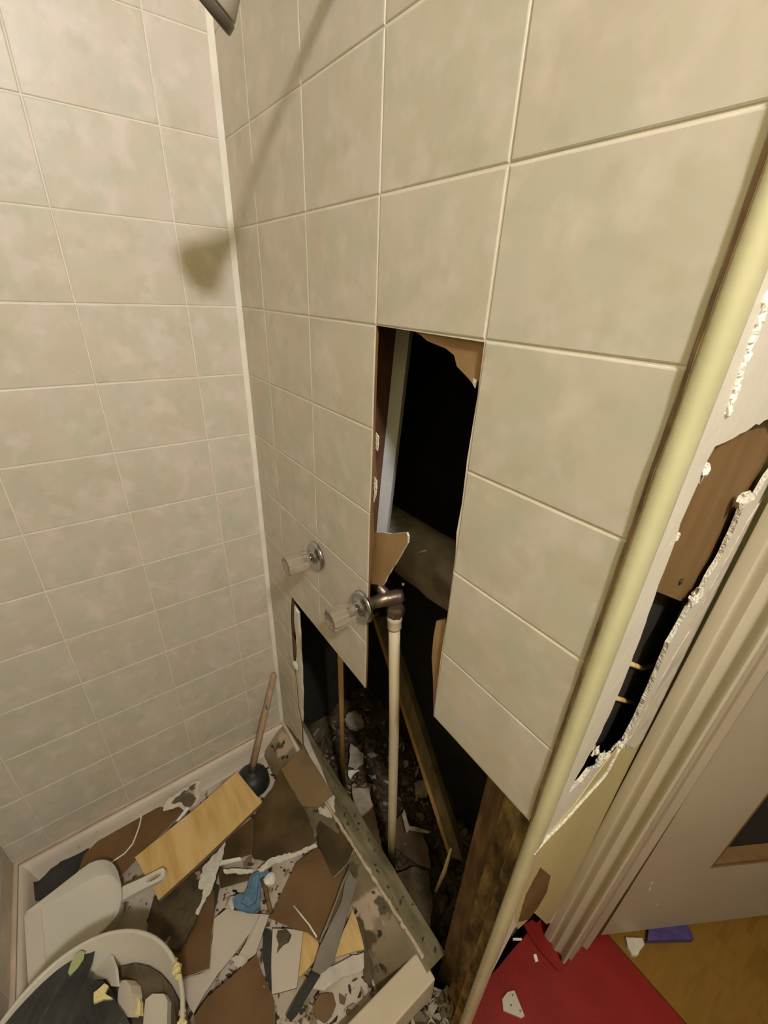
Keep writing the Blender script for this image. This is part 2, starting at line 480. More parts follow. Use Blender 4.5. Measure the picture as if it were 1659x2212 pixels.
wr = slab('wall_right', [(u, TILE_DEPTH, v) for u, v in board], 0.0045, M_GROUT, away=(0, 1, 0), m_side=M_BROWN); wr['kind'] = 'structure'
us = [0.0, V0, V1, V2, V3, WALL_R_END]
regions = [[(0.0, CEIL), (0.0, ZH), (WALL_R_END, ZH), (WALL_R_END, CEIL)],
           [p for p in board if p[0] > V3 - 0.01 and p[1] < ZH - 0.001 and p[1] > ZR - 0.01] + [(WALL_R_END, ZH), (V3, ZH)],
           [(0.0, ZH), (0.0, 0.118)] + edge_strip[::-1] + [(0.30, ZB - 0.001), (0.45, ZB - 0.003), (0.5535, ZB - 0.004), (0.5545, 0.93), (0.5515, 1.02), (0.5545, 1.10), (0.5525, 1.25), (0.5548, 1.36), (0.5540, 1.50), (0.5548, ZH)]]
lay_tiles(wr, us, rows, regions, on_right(TILE_DEPTH), (0, -1, 0), 4)

# drywall layer behind the tile board, with its own torn outline
top_tear = [(p[0], p[2]) for p in [(0.6254, 0.006, 1.578), (0.6439, 0.006, 1.574), (0.6602, 0.006, 1.567), (0.6807, 0.006, 1.564), (0.6952, 0.006, 1.562), (0.7108, 0.006, 1.556), (0.7175, 0.006, 1.544), (0.7293, 0.006, 1.538), (0.7393, 0.006, 1.533), (0.7496, 0.006, 1.526), (0.7546, 0.006, 1.534)]]
bulge = [(p[0], p[2]) for p in [(0.7545, 0.006, 1.177), (0.7359, 0.006, 1.16), (0.734, 0.006, 1.126), (0.7356, 0.006, 1.081), (0.7453, 0.006, 1.036), (0.757, 0.006, 0.9608)]]
dry = [(0.0, CEIL), (0.0, 0.13), (0.12, 0.13), (0.118, 0.30), (0.125, 0.5), (0.130, 0.62), (0.165, 0.70), (0.172, 0.86), (0.40, 0.848), (0.50, 0.845), (0.515, 1.0), (0.530, 1.04), (0.540, 1.12),
       (0.548, 1.20), (0.542, 1.27), (0.549, 1.33), (0.538, 1.40), (0.515, 1.43), (0.50, 1.60), (0.63, 1.60)] + top_tear + [(0.768, 1.44), (0.772, 1.3), (0.770, 1.1)] + bulge + [(0.775, 0.978), (0.955, 0.976), (0.955, CEIL)]
slab('drywall_sheet', [(u, 0.0065, v) for u, v in dry], 0.010, M_KRAFT, wr, away=(0, 1, 0), m_side=M_BROWN)
# torn gypsum edge beside the lower left opening
slab('torn_edge', [(p[0], 0.004, p[2]) for p in ragged([(0.175, 0.004, 0.8083), (0.2037, 0.004, 0.7963), (0.2037, 0.004, 0.7178), (0.1992, 0.004, 0.6211), (0.1943, 0.004, 0.5168), (0.1941, 0.004, 0.4532), (0.1741, 0.004, 0.2954), (0.1511, 0.004, 0.2821), (0.1479, 0.004, 0.407), (0.1578, 0.004, 0.5451), (0.1794, 0.004, 0.6428), (0.1744, 0.004, 0.7312)], 0.02, 0.003, 4)], 0.008, M_GYP, wr, away=(0, 1, 0))
blob('gypsum_crumb', [(0.168, 0, 0.5607)][0], 0.016, 3, M_GYP, wr, sq=(1, 0.5, 1))
slab('torn_paper', [(0.1704, 0.003, 0.8276), (0.1854, 0.003, 0.826), (0.166, 0.003, 0.698), (0.1569, 0.003, 0.678), (0.1783, 0.003, 0.6423), (0.1607, 0.003, 0.5786), (0.1436, 0.003, 0.6524)], 0.002, M_BROWN_DK, wr, away=(0, 1, 0))
# shreds on the long edge of the tall hole
for s in ([(0.5581, 0.004, 1.42), (0.5661, 0.004, 1.415), (0.5637, 0.004, 1.391), (0.5582, 0.004, 1.394)], [(0.5569, 0.004, 1.343), (0.5654, 0.004, 1.338), (0.5641, 0.004, 1.312), (0.558, 0.004, 1.296)], [(0.7483, 0.004, 1.535), (0.7536, 0.004, 1.534), (0.753, 0.004, 1.525), (0.7478, 0.004, 1.53)]):
    slab('paper_shred', s, 0.0015, M_GYP, wr, away=(0, 1, 0), rag=0.001, step=0.005)

# corner bead and cavity shell
tr = obj('trim_1', [(0.0, -0.010, 0.12), (0.0028, -0.007, 0.12), (0.007, -0.0028, 0.12), (0.010, 0.0, 0.12), (0.0, 0.0, 0.12)] + [(0.0, -0.010, CEIL), (0.0028, -0.007, CEIL), (0.007, -0.0028, CEIL), (0.010, 0.0, CEIL), (0.0, 0.0, CEIL)],
         [(0, 1, 6, 5), (1, 2, 7, 6), (2, 3, 8, 7), (3, 4, 9, 8), (4, 0, 5, 9), (4, 3, 2, 1, 0), (5, 6, 7, 8, 9)], M_CAULK); tr['kind'] = 'structure'
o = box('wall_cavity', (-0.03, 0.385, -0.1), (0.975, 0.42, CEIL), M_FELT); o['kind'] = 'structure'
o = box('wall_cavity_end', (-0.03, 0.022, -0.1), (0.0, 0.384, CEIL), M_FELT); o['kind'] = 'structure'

# end wall of the plumbing chase (faces the bathroom), broken open
FX = 0.980
hole = [(0.98, 0.0554, 0.9993), (0.98, 0.0681, 1.039), (0.98, 0.0877, 1.091), (0.98, 0.0941, 1.135), (0.98, 0.0954, 1.194), (0.98, 0.0906, 1.258), (0.98, 0.0824, 1.312), (0.98, 0.0756, 1.37), (0.98, 0.0732, 1.405), (0.98, 0.0656, 1.433), (0.98, 0.0678, 1.455), (0.98, 0.0699, 1.476), (0.98, 0.0681, 1.495), (0.98, 0.0753, 1.509), (0.98, 0.0976, 1.509), (0.98, 0.119, 1.51), (0.98, 0.1348, 1.512), (0.98, 0.1618, 1.514), (0.98, 0.2103, 1.517), (0.98, 0.2669, 1.513), (0.98, 0.3435, 1.483), (0.98, 0.3719, 1.447), (0.98, 0.3416, 1.424), (0.98, 0.3288, 1.393), (0.98, 0.2856, 1.394), (0.98, 0.2932, 1.364), (0.98, 0.2958, 1.316), (0.98, 0.2792, 1.284), (0.98, 0.2764, 1.253), (0.98, 0.251, 1.246), (0.98, 0.2451, 1.217), (0.98, 0.2308, 1.188), (0.98, 0.241, 1.128), (0.98, 0.2445, 1.075), (0.98, 0.2443, 1.009), (0.98, 0.2356, 0.9547), (0.98, 0.1844, 0.9744), (0.98, 0.1537, 0.9746), (0.98, 0.1139, 0.9996), (0.98, 0.0931, 0.9911)]
we_out = [(FX, 0.008, CEIL), (FX, 0.008, 0.12), (FX, 0.02, 0.34)] + [(0.98, 0.061, 0.5657), (0.98, 0.0923, 0.52), (0.98, 0.1169, 0.5114), (0.98, 0.1329, 0.5179), (0.98, 0.2952, 0.1842)] + [(FX, 0.29, 0.20), (FX, 0.37, 0.06), (FX, 0.37, CEIL)]
we = slab('wall_end', we_out, 0.006, M_WHITEP, away=(-1, 0, 0), holes=[[tuple(q) for q in ragged(hole, 0.012, 0.002, 8)]], m_side=M_GYP); we['kind'] = 'structure'
def on_end(name, pts, th, m, off, rag=0.0, seed=1, step=0.012):
    return slab(name, [(FX + off + th, p[1], p[2]) for p in (ragged(pts, step, rag, seed) if rag else pts)], th, m, we, away=(-1, 0, 0))
on_end('skim_plaster', [(0.98, 0.312, 1.223), (0.98, 0.3133, 1.171), (0.98, 0.2862, 1.124), (0.98, 0.2703, 1.047), (0.98, 0.2582, 0.9642), (0.98, 0.2287, 0.9666), (0.98, 0.3196, 0.8789), (0.98, 0.376, 0.8682), (0.98, 0.4331, 0.863), (0.98, 0.4442, 0.887), (0.98, 0.5003, 0.9004), (0.98, 0.4856, 0.9649), (0.98, 0.5287, 0.9968), (0.98, 0.4757, 1.048), (0.98, 0.4805, 1.093), (0.98, 0.5122, 1.112), (0.98, 0.5597, 1.118), (0.98, 0.5987, 1.157), (0.98, 0.6245, 1.222), (0.98, 0.6443, 1.286), (0.98, 0.3777, 1.398), (0.98, 0.3407, 1.354), (0.98, 0.3224, 1.291)], 0.0015, M_SKIM, 0.0002, 0.002, 5)
on_end('cream_paint', [(0.98, 0.2035, 0.9816), (0.98, 0.153, 0.9599), (0.98, 0.1047, 0.9221), (0.98, 0.053, 0.9141), (0.98, 0.0085, 0.9019), (0.98, 0.0032, 0.8775), (0.98, 0.0014, 0.8471), (0.98, 0.0077, 0.7798), (0.98, 0.0417, 0.6342), (0.98, 0.0795, 0.5298), (0.98, 0.1196, 0.5029), (0.98, 0.1356, 0.5094), (0.98, 0.3054, 0.167), (0.98, 0.3923, 0.2782), (0.98, 0.4074, 0.5319), (0.98, 0.4199, 0.7409), (0.98, 0.454, 0.8572), (0.98, 0.393, 0.8574), (0.98, 0.3196, 0.8789)], 0.001, M_CREAM, 0.0001)
on_end('brown_paper', [(0.98, 0.062, 0.7901), (0.98, 0.1395, 0.6547), (0.98, 0.1626, 0.5572), (0.98, 0.1474, 0.5109), (0.98, 0.1182, 0.5071), (0.98, 0.0618, 0.5914), (0.98, 0.0444, 0.7248)], 0.0005, M_BROWN, 0.0012, 0.001, 9)
tube('broken_edge', [(FX + 0.002, p[1], p[2]) for p in ragged([(0.98, 0.0048, 0.9066), (0.98, 0.0185, 0.9149), (0.98, 0.0427, 0.9134), (0.98, 0.0801, 0.9059), (0.98, 0.1166, 0.9095), (0.98, 0.1563, 0.9109), (0.98, 0.1985, 0.9124), (0.98, 0.2102, 0.9724)], 0.008, 0.0012, 3, closed=False)], 0.0028, M_GYP, we, seg=6)
for i, (p, r) in enumerate((([(0.98, 0.0773, 1.483)][0], 0.008), ([(0.98, 0.2766, 1.404)][0], 0.011), ([(0.98, 0.2571, 1.253)][0], 0.010), ([(0.98, 0.2701, 1.259)][0], 0.011), ([(0.98, 0.2363, 0.9615)][0], 0.010), ([(0.98, 0.1473, 0.9977)][0], 0.010), ([(0.98, 0.1052, 1.051)][0], 0.008), ([(0.98, 0.0616, 1.413)][0], 0.005), ([(0.98, 0.08, 1.413)][0], 0.004))):
    blob('gypsum_crumb', (FX - 0.002, p[1], p[2]), r, 11 + i, M_GYP, we, sub=2, sq=(0.5, 1, 1), amp=0.9, smooth=False)
hp = Heap(); rnd = random.Random(3)
for k in range(60):
    t = k / 59
    a, b = Vector([(0.98, 0.0642, 0.9835)][0]), Vector([(0.98, 0.2207, 0.9672)][0])
    q = a.lerp(b, t); hp.add(*blob_data((FX - 0.004, q.y + rnd.uniform(-0.008, 0.016), q.z + rnd.uniform(-0.012, 0.006)), rnd.uniform(0.003, 0.007), k, 1, (0.6, 1, 1), 0.8))
hp.build('gypsum_crumbs', M_GYP, we)['kind'] = 'stuff'
hp = Heap()
ridge = [(0.98, 0.0503, 1.628), (0.98, 0.0556, 1.613), (0.98, 0.058, 1.594), (0.98, 0.0605, 1.575), (0.98, 0.0666, 1.556), (0.98, 0.0707, 1.538)]
for k in range(70):
    t = k / 69 * (len(ridge) - 1); i = min(int(t), len(ridge) - 2)
    q = Vector(ridge[i]).lerp(Vector(ridge[i + 1]), t - i)
    hp.add(*blob_data((FX, q.y + rnd.uniform(-0.003, 0.003), q.z), rnd.uniform(0.002, 0.0045), k, 1, (0.8, 1, 1.3), 0.7))
hp.build('plaster_ridge', M_CAULK, we)['kind'] = 'stuff'
# felt-covered sheathing seen through the hole
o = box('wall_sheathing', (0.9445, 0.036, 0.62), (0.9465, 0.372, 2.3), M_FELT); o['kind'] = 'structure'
o = box('wall_lining', (0.9465, 0.006, 0.0), (0.963, 0.034, 0.985), M_ROT); o['kind'] = 'structure'

# yellow corner moulding
prof = [(0.9655, 0.0), (0.9665, -0.0030), (0.9700, -0.0052), (0.9750, -0.0054), (0.9795, -0.0030), (0.9825, 0.003), (0.9838, 0.012), (0.983, 0.021), (0.980, 0.025), (0.969, 0.012), (0.9655, 0.008)]
n = len(prof)
yt = obj('trim_2', [(x, y, 0.02) for x, y in prof] + [(x, y, CEIL) for x, y in prof], [(i, (i + 1) % n, n + (i + 1) % n, n + i) for i in range(n)] + [tuple(range(n - 1, -1, -1)), tuple(range(n, 2 * n))], M_YELLOW); yt['kind'] = 'structure'
autosmooth(yt, 0.9)
# dirty adhesive smear along the moulding's inner edge
rnd = random.Random(6); sm = []
for k in range(46):
    z = 0.98 + k * 0.018; sm.append((0.9615 + rnd.uniform(-0.0004, 0.0004), -0.0006 - 0.0002, z))
v = []; f = []
for k, q in enumerate(sm):
    w = 0.0045 + 0.002 * noise.noise(Vector((k * 0.37, 0, 0)))
    v += [(q[0] + 0.0015, -0.0006, q[2]), (q[0] + 0.0018 + w, -0.0052, q[2])]
for k in range(len(sm) - 1): f.append((2 * k, 2 * k + 1, 2 * k + 3, 2 * k + 2))
v2 = [(a, b + 0.003, c) for a, b, c in v]; nb = len(v)
obj('adhesive_smear', v + v2, f + [tuple(nb + i for i in reversed(t)) for t in f] + [(2 * k + 1, nb + 2 * k + 1, nb + 2 * k + 3, 2 * k + 3) for k in range(len(sm) - 1)], mat('old_adhesive', [(0.16, 0.10, 0.055), (0.34, 0.22, 0.11)], 0.7, 30), yt)

# door casing (leans slightly), jamb, door wall
def loft(name, prof, z0, z1, shift, m, parent=None):
    n = len(prof)
    o = obj(name, [(x, y, z0) for x, y in prof] + [(x + shift, y, z1) for x, y in prof], [(i, (i + 1) % n, n + (i + 1) % n, n + i) for i in range(n)] + [tuple(range(n - 1, -1, -1)), tuple(range(n, 2 * n))], m, parent)
    return autosmooth(o, 0.7)
cas = loft('trim_3', [(0.976, 0.370), (0.976, 0.352), (0.979, 0.350), (0.994, 0.350), (0.997, 0.353), (1.001, 0.353), (1.005, 0.350), (1.012, 0.347), (1.017, 0.349), (1.021, 0.353), (1.026, 0.354), (1.032, 0.351), (1.036, 0.344), (1.041, 0.342), (1.045, 0.345), (1.046, 0.352), (1.046, 0.370)], 0.012, 2.12, 0.022, M_CASING)
cas['kind'] = 'structure'
jm = loft('trim_4', [(1.044, 0.366), (1.052, 0.366), (1.054, 0.42), (1.066, 0.424), (1.066, 0.50), (1.044, 0.50)], 0.010, 2.10, 0.018, M_DOOR); jm['kind'] = 'structure'
wd = slab('wall_door', [(0.945, 0.372, 0.45), (1.043, 0.372, 0.02), (1.060, 0.372, 2.1), (1.86, 0.372, 2.1), (1.86, 0.372, 0.0), (3.0, 0.372, 0.0), (3.0, 0.372, CEIL), (0.945, 0.372, CEIL)], 0.10, M_PLASTER, away=(0, 1, 0)); wd['kind'] = 'structure'

# floors
sub = box('floor_sub', (-0.03, -0.95, -0.14), (3.0, 0.51, -0.10), M_EARTH); sub['kind'] = 'structure'
red = slab('floor', [(p[0], p[1], 0.0) for p in ragged([(0.947, 0.508, 0), (0.945, 0.30, 0), (0.940, 0.10, 0), (0.930, 0.0, 0), (0.930, -0.95, 0), (3.0, -0.95, 0), (3.0, 0.508, 0)], 0.03, 0.002, 2)], 0.035, M_RED, m_side=M_BROWN); red['kind'] = 'structure'
slab('torn_flap', [(0.9275, 0.3237, 0.0072), (0.9354, 0.3541, 0.0076), (0.957, 0.3592, 0.0087), (1.001, 0.3523, 0.0109), (1.044, 0.3405, 0.013), (1.043, 0.3206, 0.013), (0.9977, 0.3147, 0.0107), (0.9616, 0.3141, 0.0089)], 0.002, M_RED, red)
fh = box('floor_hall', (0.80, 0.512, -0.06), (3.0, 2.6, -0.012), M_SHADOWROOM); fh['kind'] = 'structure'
dr = Vector((0.507, 0.862, 0)); sd = Vector((0.862, -0.507, 0))
rnd = random.Random(12)
for k in range(20):
    y = 0.512 + k * 0.085
    box('plank', (0.80, y, -0.012), (3.0, y + 0.0846, -0.002), M_WOODF, fh)
# rest of the bathroom and hall
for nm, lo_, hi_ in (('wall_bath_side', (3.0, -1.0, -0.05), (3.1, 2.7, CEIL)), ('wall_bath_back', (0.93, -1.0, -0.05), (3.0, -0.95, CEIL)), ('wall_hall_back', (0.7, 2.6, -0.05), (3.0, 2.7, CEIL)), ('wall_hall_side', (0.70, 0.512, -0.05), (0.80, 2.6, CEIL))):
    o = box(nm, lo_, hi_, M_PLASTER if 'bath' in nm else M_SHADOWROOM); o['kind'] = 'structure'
o = box('ceiling', (-0.03, -1.0, CEIL), (3.1, 2.7, CEIL + 0.05), M_PLASTER); o['kind'] = 'structure'

# ---------------------------------------------------------------- door standing open into the hall
DH = Vector((1.072, 0.476, 0.028))
door = empty('door_1', DH, kind='structure')
def dpt(s, t, z): return DH + dr * s + sd * t + Vector((0, 0, z))
outl = [(0.0, 0.0), (0.72, 0.0), (0.72, 2.0), (0.0, 2.0)]
hol = [(0.196, 0.335), (0.196, 0.72), (0.55, 0.72), (0.55, 0.335)]
slab('door_leaf', [dpt(s, 0.0, z) for s, z in outl], 0.036, M_DOOR, door, away=-sd, holes=[[dpt(s, 0.0, z) for s, z in hol]], m_side=M_BROWN)
for a, b in (((0.196, 0.341), (0.55, 0.341)), ((0.202, 0.335), (0.202, 0.72))):
    beam('opening_lining', dpt(a[0], -0.019, a[1]), dpt(b[0], -0.019, b[1]), 0.012, 0.032, M_TAN, door, side=sd)
slab('opening_shade', [dpt(s, -0.0365, z) for s, z in hol], 0.003, M_FELT, door, away=-sd)  # black sheet painted as the darkness of the room beyond the opening
for q in ((0.05, 0.30), (0.055, 0.27), (0.11, 0.17)):
    slab('paint_chip', [dpt(q[0], 0.001, q[1]), dpt(q[0] + 0.006, 0.001, q[1] - 0.008), dpt(q[0] + 0.004, 0.001, q[1] - 0.022)], 0.001, M_CAULK, door, away=-sd)

# ---------------------------------------------------------------- shower tray
tray = empty('shower_tray', (0.40, -0.40, 0.0), 'beige shower tray with a raised rim, its wall side soiled brown, full of rubble', 'shower tray')
# floor pan
slab('pan', [(0.045, -0.785, 0.045), (0.80, -0.785, 0.045), (0.80, -0.088, 0.045), (0.045, -0.088, 0.045)], 0.012, M_FLOORD, tray)
def strip(name, rowsp, m, parent):
    V = []; F = []; n = len(rowsp[0])
    for r in rowsp: V += r
    for i in range(len(rowsp) - 1):
        for j in range(n - 1): F.append((i * n + j, i * n + j + 1, (i + 1) * n + j + 1, (i + 1) * n + j))
    o = obj(name, V, F, m, parent); autosmooth(o, 0.8); return o
# clean rim along left and near wall (one mesh)
def rim_row(off, z): return [(0.875, SH_FRONT + off, z), (off * 1.0, SH_FRONT + off, z), (off, -0.0 - (0.0 if off < 0.01 else off * 0.2), z)]
strip('rim', [rim_row(-0.001, 0.07), rim_row(-0.001, 0.116), rim_row(0.016, 0.117), rim_row(0.022, 0.113), rim_row(0.030, 0.090), rim_row(0.038, 0.055), rim_row(0.052, 0.044)], M_TRAY, tray)
tube('caulk_line', [(0.88, SH_FRONT + 0.004, 0.118), (0.006, SH_FRONT + 0.004, 0.118), (0.004, SH_FRONT + 0.008, 0.118), (0.004, -0.008, 0.118), (0.012, -0.003, 0.118), (0.15, -0.004, 0.116)], 0.0075, M_CAULK_P, tray, seg=8)
# soiled plumbing side: sloping inner face, rim top and outer flange
def soil(y, z, w=0.004):
    return [(x, y + w * noise.noise(Vector((x * 9, y * 40, 1))), z + 0.5 * w * noise.noise(Vector((x * 14, y * 40, 7)))) for x in [0.02 + 0.0335 * k for k in range(26)]]
strip('soiled_side', [soil(-0.105, 0.044), soil(-0.088, 0.060), soil(-0.05, 0.092), soil(-0.022, 0.110), soil(0.0, 0.116)], M_TRAYD, tray)
strip('soiled_flange', [soil(0.0, 0.116), soil(0.012, 0.118), soil(0.040, 0.117), soil(0.066, 0.112), soil(0.078, 0.07), soil(0.080, 0.0)], mat('flange_grime', [(0.10, 0.08, 0.04), (0.17, 0.14, 0.075), (0.24, 0.20, 0.12)], 0.55, 8, bump=0.25, rand=False, stretch=(1, 4, 4)), tray)
gk = [(0.36 + 0.0115 * k, -0.010 + 0.022 * (k / 42) + 0.004 * noise.noise(Vector((k * 0.6, 2, 0))), 0.1185) for k in range(42)]
tube('old_caulk', gk, [0.0055 + 0.003 * noise.noise(Vector((k * 0.8, 5, 0))) for k in range(42)], mat('old_caulk', [(0.48, 0.36, 0.24), (0.60, 0.48, 0.34)], 0.7, 30, bump=0.5, specks=[((0.05, 0.035, 0.02), 60, 0.66)]), tray, seg=7)
slab('caulk_tear', [(0.6587, -0.0101, 0.0955), (0.6714, -0.0046, 0.0928), (0.7141, -0.0218, 0.1014), (0.7221, -0.0198, 0.1004), (0.7203, -0.0328, 0.1069), (0.6947, -0.025, 0.103)], 0.003, M_CAULK_P, tray)
# threshold curb facing the bathroom
obj('curb', [(0.806, -0.80, 0.045), (0.812, -0.80, 0.116), (0.877, -0.80, 0.116), (0.881, -0.80, 0.0), (0.806, 0.010, 0.045), (0.812, 0.012, 0.116), (0.877, 0.012, 0.116), (0.881, 0.012, 0.0)],
    [(0, 1, 5, 4), (1, 2, 6, 5), (2, 3, 7, 6), (0, 3, 2, 1), (4, 5, 6, 7), (0, 4, 7, 3)], mat('curb_acrylic', [(0.58, 0.48, 0.35), (0.64, 0.54, 0.40)], 0.4, 9), tray, bevel=0.004)
beam('curb_gap', (0.8085, -0.79, 0.1120), (0.8085, 0.006, 0.1120), 0.004, 0.006, M_RUBBER, tray)

# ---------------------------------------------------------------- plumbing
def handle(x, z, label):
    h = empty('shower_tap', (x, 0, z), label, 'shower handle')
    lathe('escutcheon', [(0.004, 0.0), (0.0345, 0.0), (0.0350, 0.003), (0.0335, 0.006), (0.029, 0.0085), (0.0275, 0.0075), (0.022, 0.008), (0.014, 0.011), (0.0125, 0.017), (0.004, 0.017)], (x, -0.0005, z), (0, -1, -0.02), M_CHROME, h, 40)
    lathe('stem', [(0.0085, 0.0), (0.0085, 0.006), (0.006, 0.010), (0.006, 0.022)], (x, -0.018, z), (0, -1, -0.02), M_CHROME, h, 20)
    lathe('knob', [(0.002, 0.0), (0.0165, 0.0), (0.0195, 0.002), (0.0205, 0.008), (0.0220, 0.030), (0.0232, 0.049), (0.0222, 0.0535), (0.0185, 0.0555), (0.0175, 0.053), (0.002, 0.052)], (x, -0.024, z), (0, -1, -0.03), M_GLASS, h, 72, 0.055, 12)
    return h
handle(0.346, 1.072, 'upper left clear knob on a chrome round plate, on intact tiles nearest the corner')
handle(0.541, 1.058, 'lower right clear knob on a chrome round plate, at the broken edge beside the valve')

va = empty('shower_valve', (0.57, 0.04, 1.06), 'tarnished brass valve body with round nut behind the right hand knob', 'valve')
tube('valve_body', [(0.541, 0.002, 1.058), (0.5435, 0.020, 1.058)], 0.0135, M_BRASS, va, 20)
tube('valve_barrel', [(0.5435, 0.018, 1.059), (0.549, 0.045, 1.061), (0.560, 0.075, 1.063), (0.564, 0.083, 1.064)], [0.012, 0.0155, 0.0155, 0.013], M_BRASS, va, 20)
lathe('valve_nut', [(0.008, 0.0), (0.017, 0.0), (0.0195, 0.006), (0.0195, 0.020), (0.016, 0.027), (0.008, 0.027)], (0.566, 0.062, 1.024), (0.05, 0, 1), M_BRASS, va, 8, smooth=False)
tube('cross_pipe', [(0.549, 0.050, 1.070), (0.50, 0.052, 1.074), (0.42, 0.052, 1.074), (0.35, 0.050, 1.074)], 0.011, M_BRASS, va, 14)
blob('washer', (0.5585, 0.085, 1.088), 0.0035, 2, M_CPVC, va, 1)

pp = empty('water_pipe', (0.590, 0.10, -0.02), 'cream plastic water pipe rising from the rubble to the brass valve', 'pipe')
tube('pipe', [(0.5665, 0.062, 1.005), (0.575, 0.075, 0.7), (0.583, 0.088, 0.3), (0.590, 0.100, -0.03)], 0.0125, M_CPVC, pp, 18)
lathe('coupling', [(0.010, 0.0), (0.0150, 0.0), (0.0155, 0.004), (0.0155, 0.020), (0.0165, 0.022), (0.0165, 0.032), (0.014, 0.036), (0.010, 0.036)], (0.5668, 0.0625, 0.990), (-0.02, -0.03, 1), M_CPVC, pp, 20)
pt = empty('thin_pipe', (0.293, 0.10, -0.03), 'thin tan water pipe standing behind the pointed hanging tile panel', 'pipe')
tube('pipe', [(0.293, 0.085, 1.06), (0.293, 0.092, 0.6), (0.293, 0.100, -0.04)], 0.0085, M_TANPIPE, pt, 14)

# shower head: arm from the wall above the picture, bell reaching into the frame
sh = empty('shower_rose', (0.53, 0.0, 2.03), 'grey bell shower head hanging at the top edge in front of the tile corner', 'shower head')
lathe('flange', [(0.01, 0), (0.03, 0), (0.028, 0.006), (0.014, 0.012), (0.012, 0.014)], (0.575, 0.0, 2.01), (0, -1, 0), M_CHROME, sh)
SHC = Vector((0.4675, -0.1735, 1.8803)); SHN = Vector((-0.4695, -0.5072, -0.7227))
tube('arm', [(0.575, 0.0, 2.01), (0.570, -0.05, 2.006), (0.548, -0.095, 1.990), tuple(SHC - SHN * 0.098)], 0.0108, M_CHROME, sh)
lathe('bell', [(0.010, 0.0), (0.014, 0.002), (0.015, 0.014), (0.012, 0.018), (0.016, 0.030), (0.022, 0.050), (0.030, 0.075), (0.0330, 0.084), (0.0330, 0.086)], SHC - SHN * 0.098, SHN, M_HEAD, sh, 48)
lathe('face_ring', [(0.0330, 0.0), (0.0345, 0.002), (0.0345, 0.010), (0.0325, 0.0115), (0.004, 0.0105)], SHC - SHN * 0.0115, SHN, mat('dark_grey_ring', [(0.10, 0.085, 0.065)], 0.3), sh, 48)

# ---------------------------------------------------------------- timbers and scraps inside the wall
rs = beam('red_stud', (0.486, 0.056, 1.75), (0.428, 0.056, 1.02), 0.030, 0.07, mat('red_brown_lumber', [(0.085, 0.036, 0.018), (0.14, 0.062, 0.032)], 0.7, 10, stretch=(5, 5, 1), bump=0.2)); tag(rs, 'reddish brown stud standing just left of the white batten', 'wall stud')
wb = beam('white_batten', (0.507, 0.103, 1.72), (0.452, 0.103, 1.10), 0.024, 0.020, M_WBAT, side=(0.55, -0.8, 0)); tag(wb, 'white painted batten leaning upright in the tall hole', 'batten')
bk = empty('dusty_block', (0.55, 0.15, 1.08), 'dusty dark blocking timber across the cavity behind the valve', 'timber')
v = []; f = []
nx, nr = 14, 10
for i in range(nx):
    x = 0.36 + 0.40 * i / (nx - 1)
    for j in range(nr):
        a = 2 * math.pi * j / nr
        ry, rz = 0.055, 0.060
        ca, sa = math.cos(a), math.sin(a)
        sq = (abs(ca) ** 4 + abs(sa) ** 4) ** -0.25
        k = 1 + 0.16 * noise.noise(Vector((x * 14, ca * 1.4, sa * 1.4)))
        v.append((x, 0.165 + ry * ca * sq * k, 1.115 + 0.03 * (x - 0.5) + rz * sa * sq * k))
for i in range(nx - 1):
    for j in range(nr): f.append((i * nr + j, i * nr + (j + 1) % nr, (i + 1) * nr + (j + 1) % nr, (i + 1) * nr + j))
f += [tuple(range(nr)), tuple((nx - 1) * nr + j for j in range(nr))]
obj('timber', v, f, M_GREYDK, bk, True)
tube('splinter', [(0.575, 0.103, 1.168), (0.600, 0.100, 1.188)], 0.0014, M_CAULK, bk, 6)
sc = slab('drywall_scrap', ragged([(0.5331, 0.02, 1.215), (0.5462, 0.02, 1.226), (0.5688, 0.02, 1.236), (0.5918, 0.02, 1.244), (0.6082, 0.02, 1.254), (0.6323, 0.02, 1.267), (0.6366, 0.02, 1.261), (0.6365, 0.02, 1.249), (0.6261, 0.02, 1.228), (0.6152, 0.02, 1.205), (0.5941, 0.02, 1.163), (0.5736, 0.02, 1.121), (0.537, 0.02, 1.102)], 0.012, 0.0012, 3), 0.004, M_KRAFT, away=(0, 1, 0), m_side=M_GYP); tag(sc, 'triangular brown paper drywall scrap wedged behind the tile edge above the valve', 'drywall scrap')
lb = empty('leaning_batten', (0.745, 0.13, 0.42), 'long thin batten leaning diagonally behind the cream pipe', 'batten')
LP0, LP1 = Vector([(0.4622, 0.11, 0.924)][0]), Vector([(0.794, 0.13, 0.3906)][0])
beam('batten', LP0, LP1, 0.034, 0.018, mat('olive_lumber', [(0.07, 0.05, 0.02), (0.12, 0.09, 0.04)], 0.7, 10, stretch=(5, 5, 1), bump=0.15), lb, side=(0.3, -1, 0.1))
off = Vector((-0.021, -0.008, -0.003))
beam('lit_edge', LP0 + off, LP1 + off, 0.011, 0.017, M_LITEDGE, lb, side=(0.3, -1, 0.1))  # added bar, brighter orange: the light on this edge put into colour
st = beam('wall_stud', (0.8755, 0.105, -0.09), (0.8755, 0.105, 2.5), 0.043, 0.09, M_STUD); tag(st, 'brown wall stud standing below the right tile panel', 'wall stud')
st2 = beam('rotted_stud', (0.9215, 0.080, -0.09), (0.9215, 0.080, 2.5), 0.040, 0.075, M_ROT); tag(st2, 'yellowed rotted stud beside the yellow corner moulding', 'wall stud')
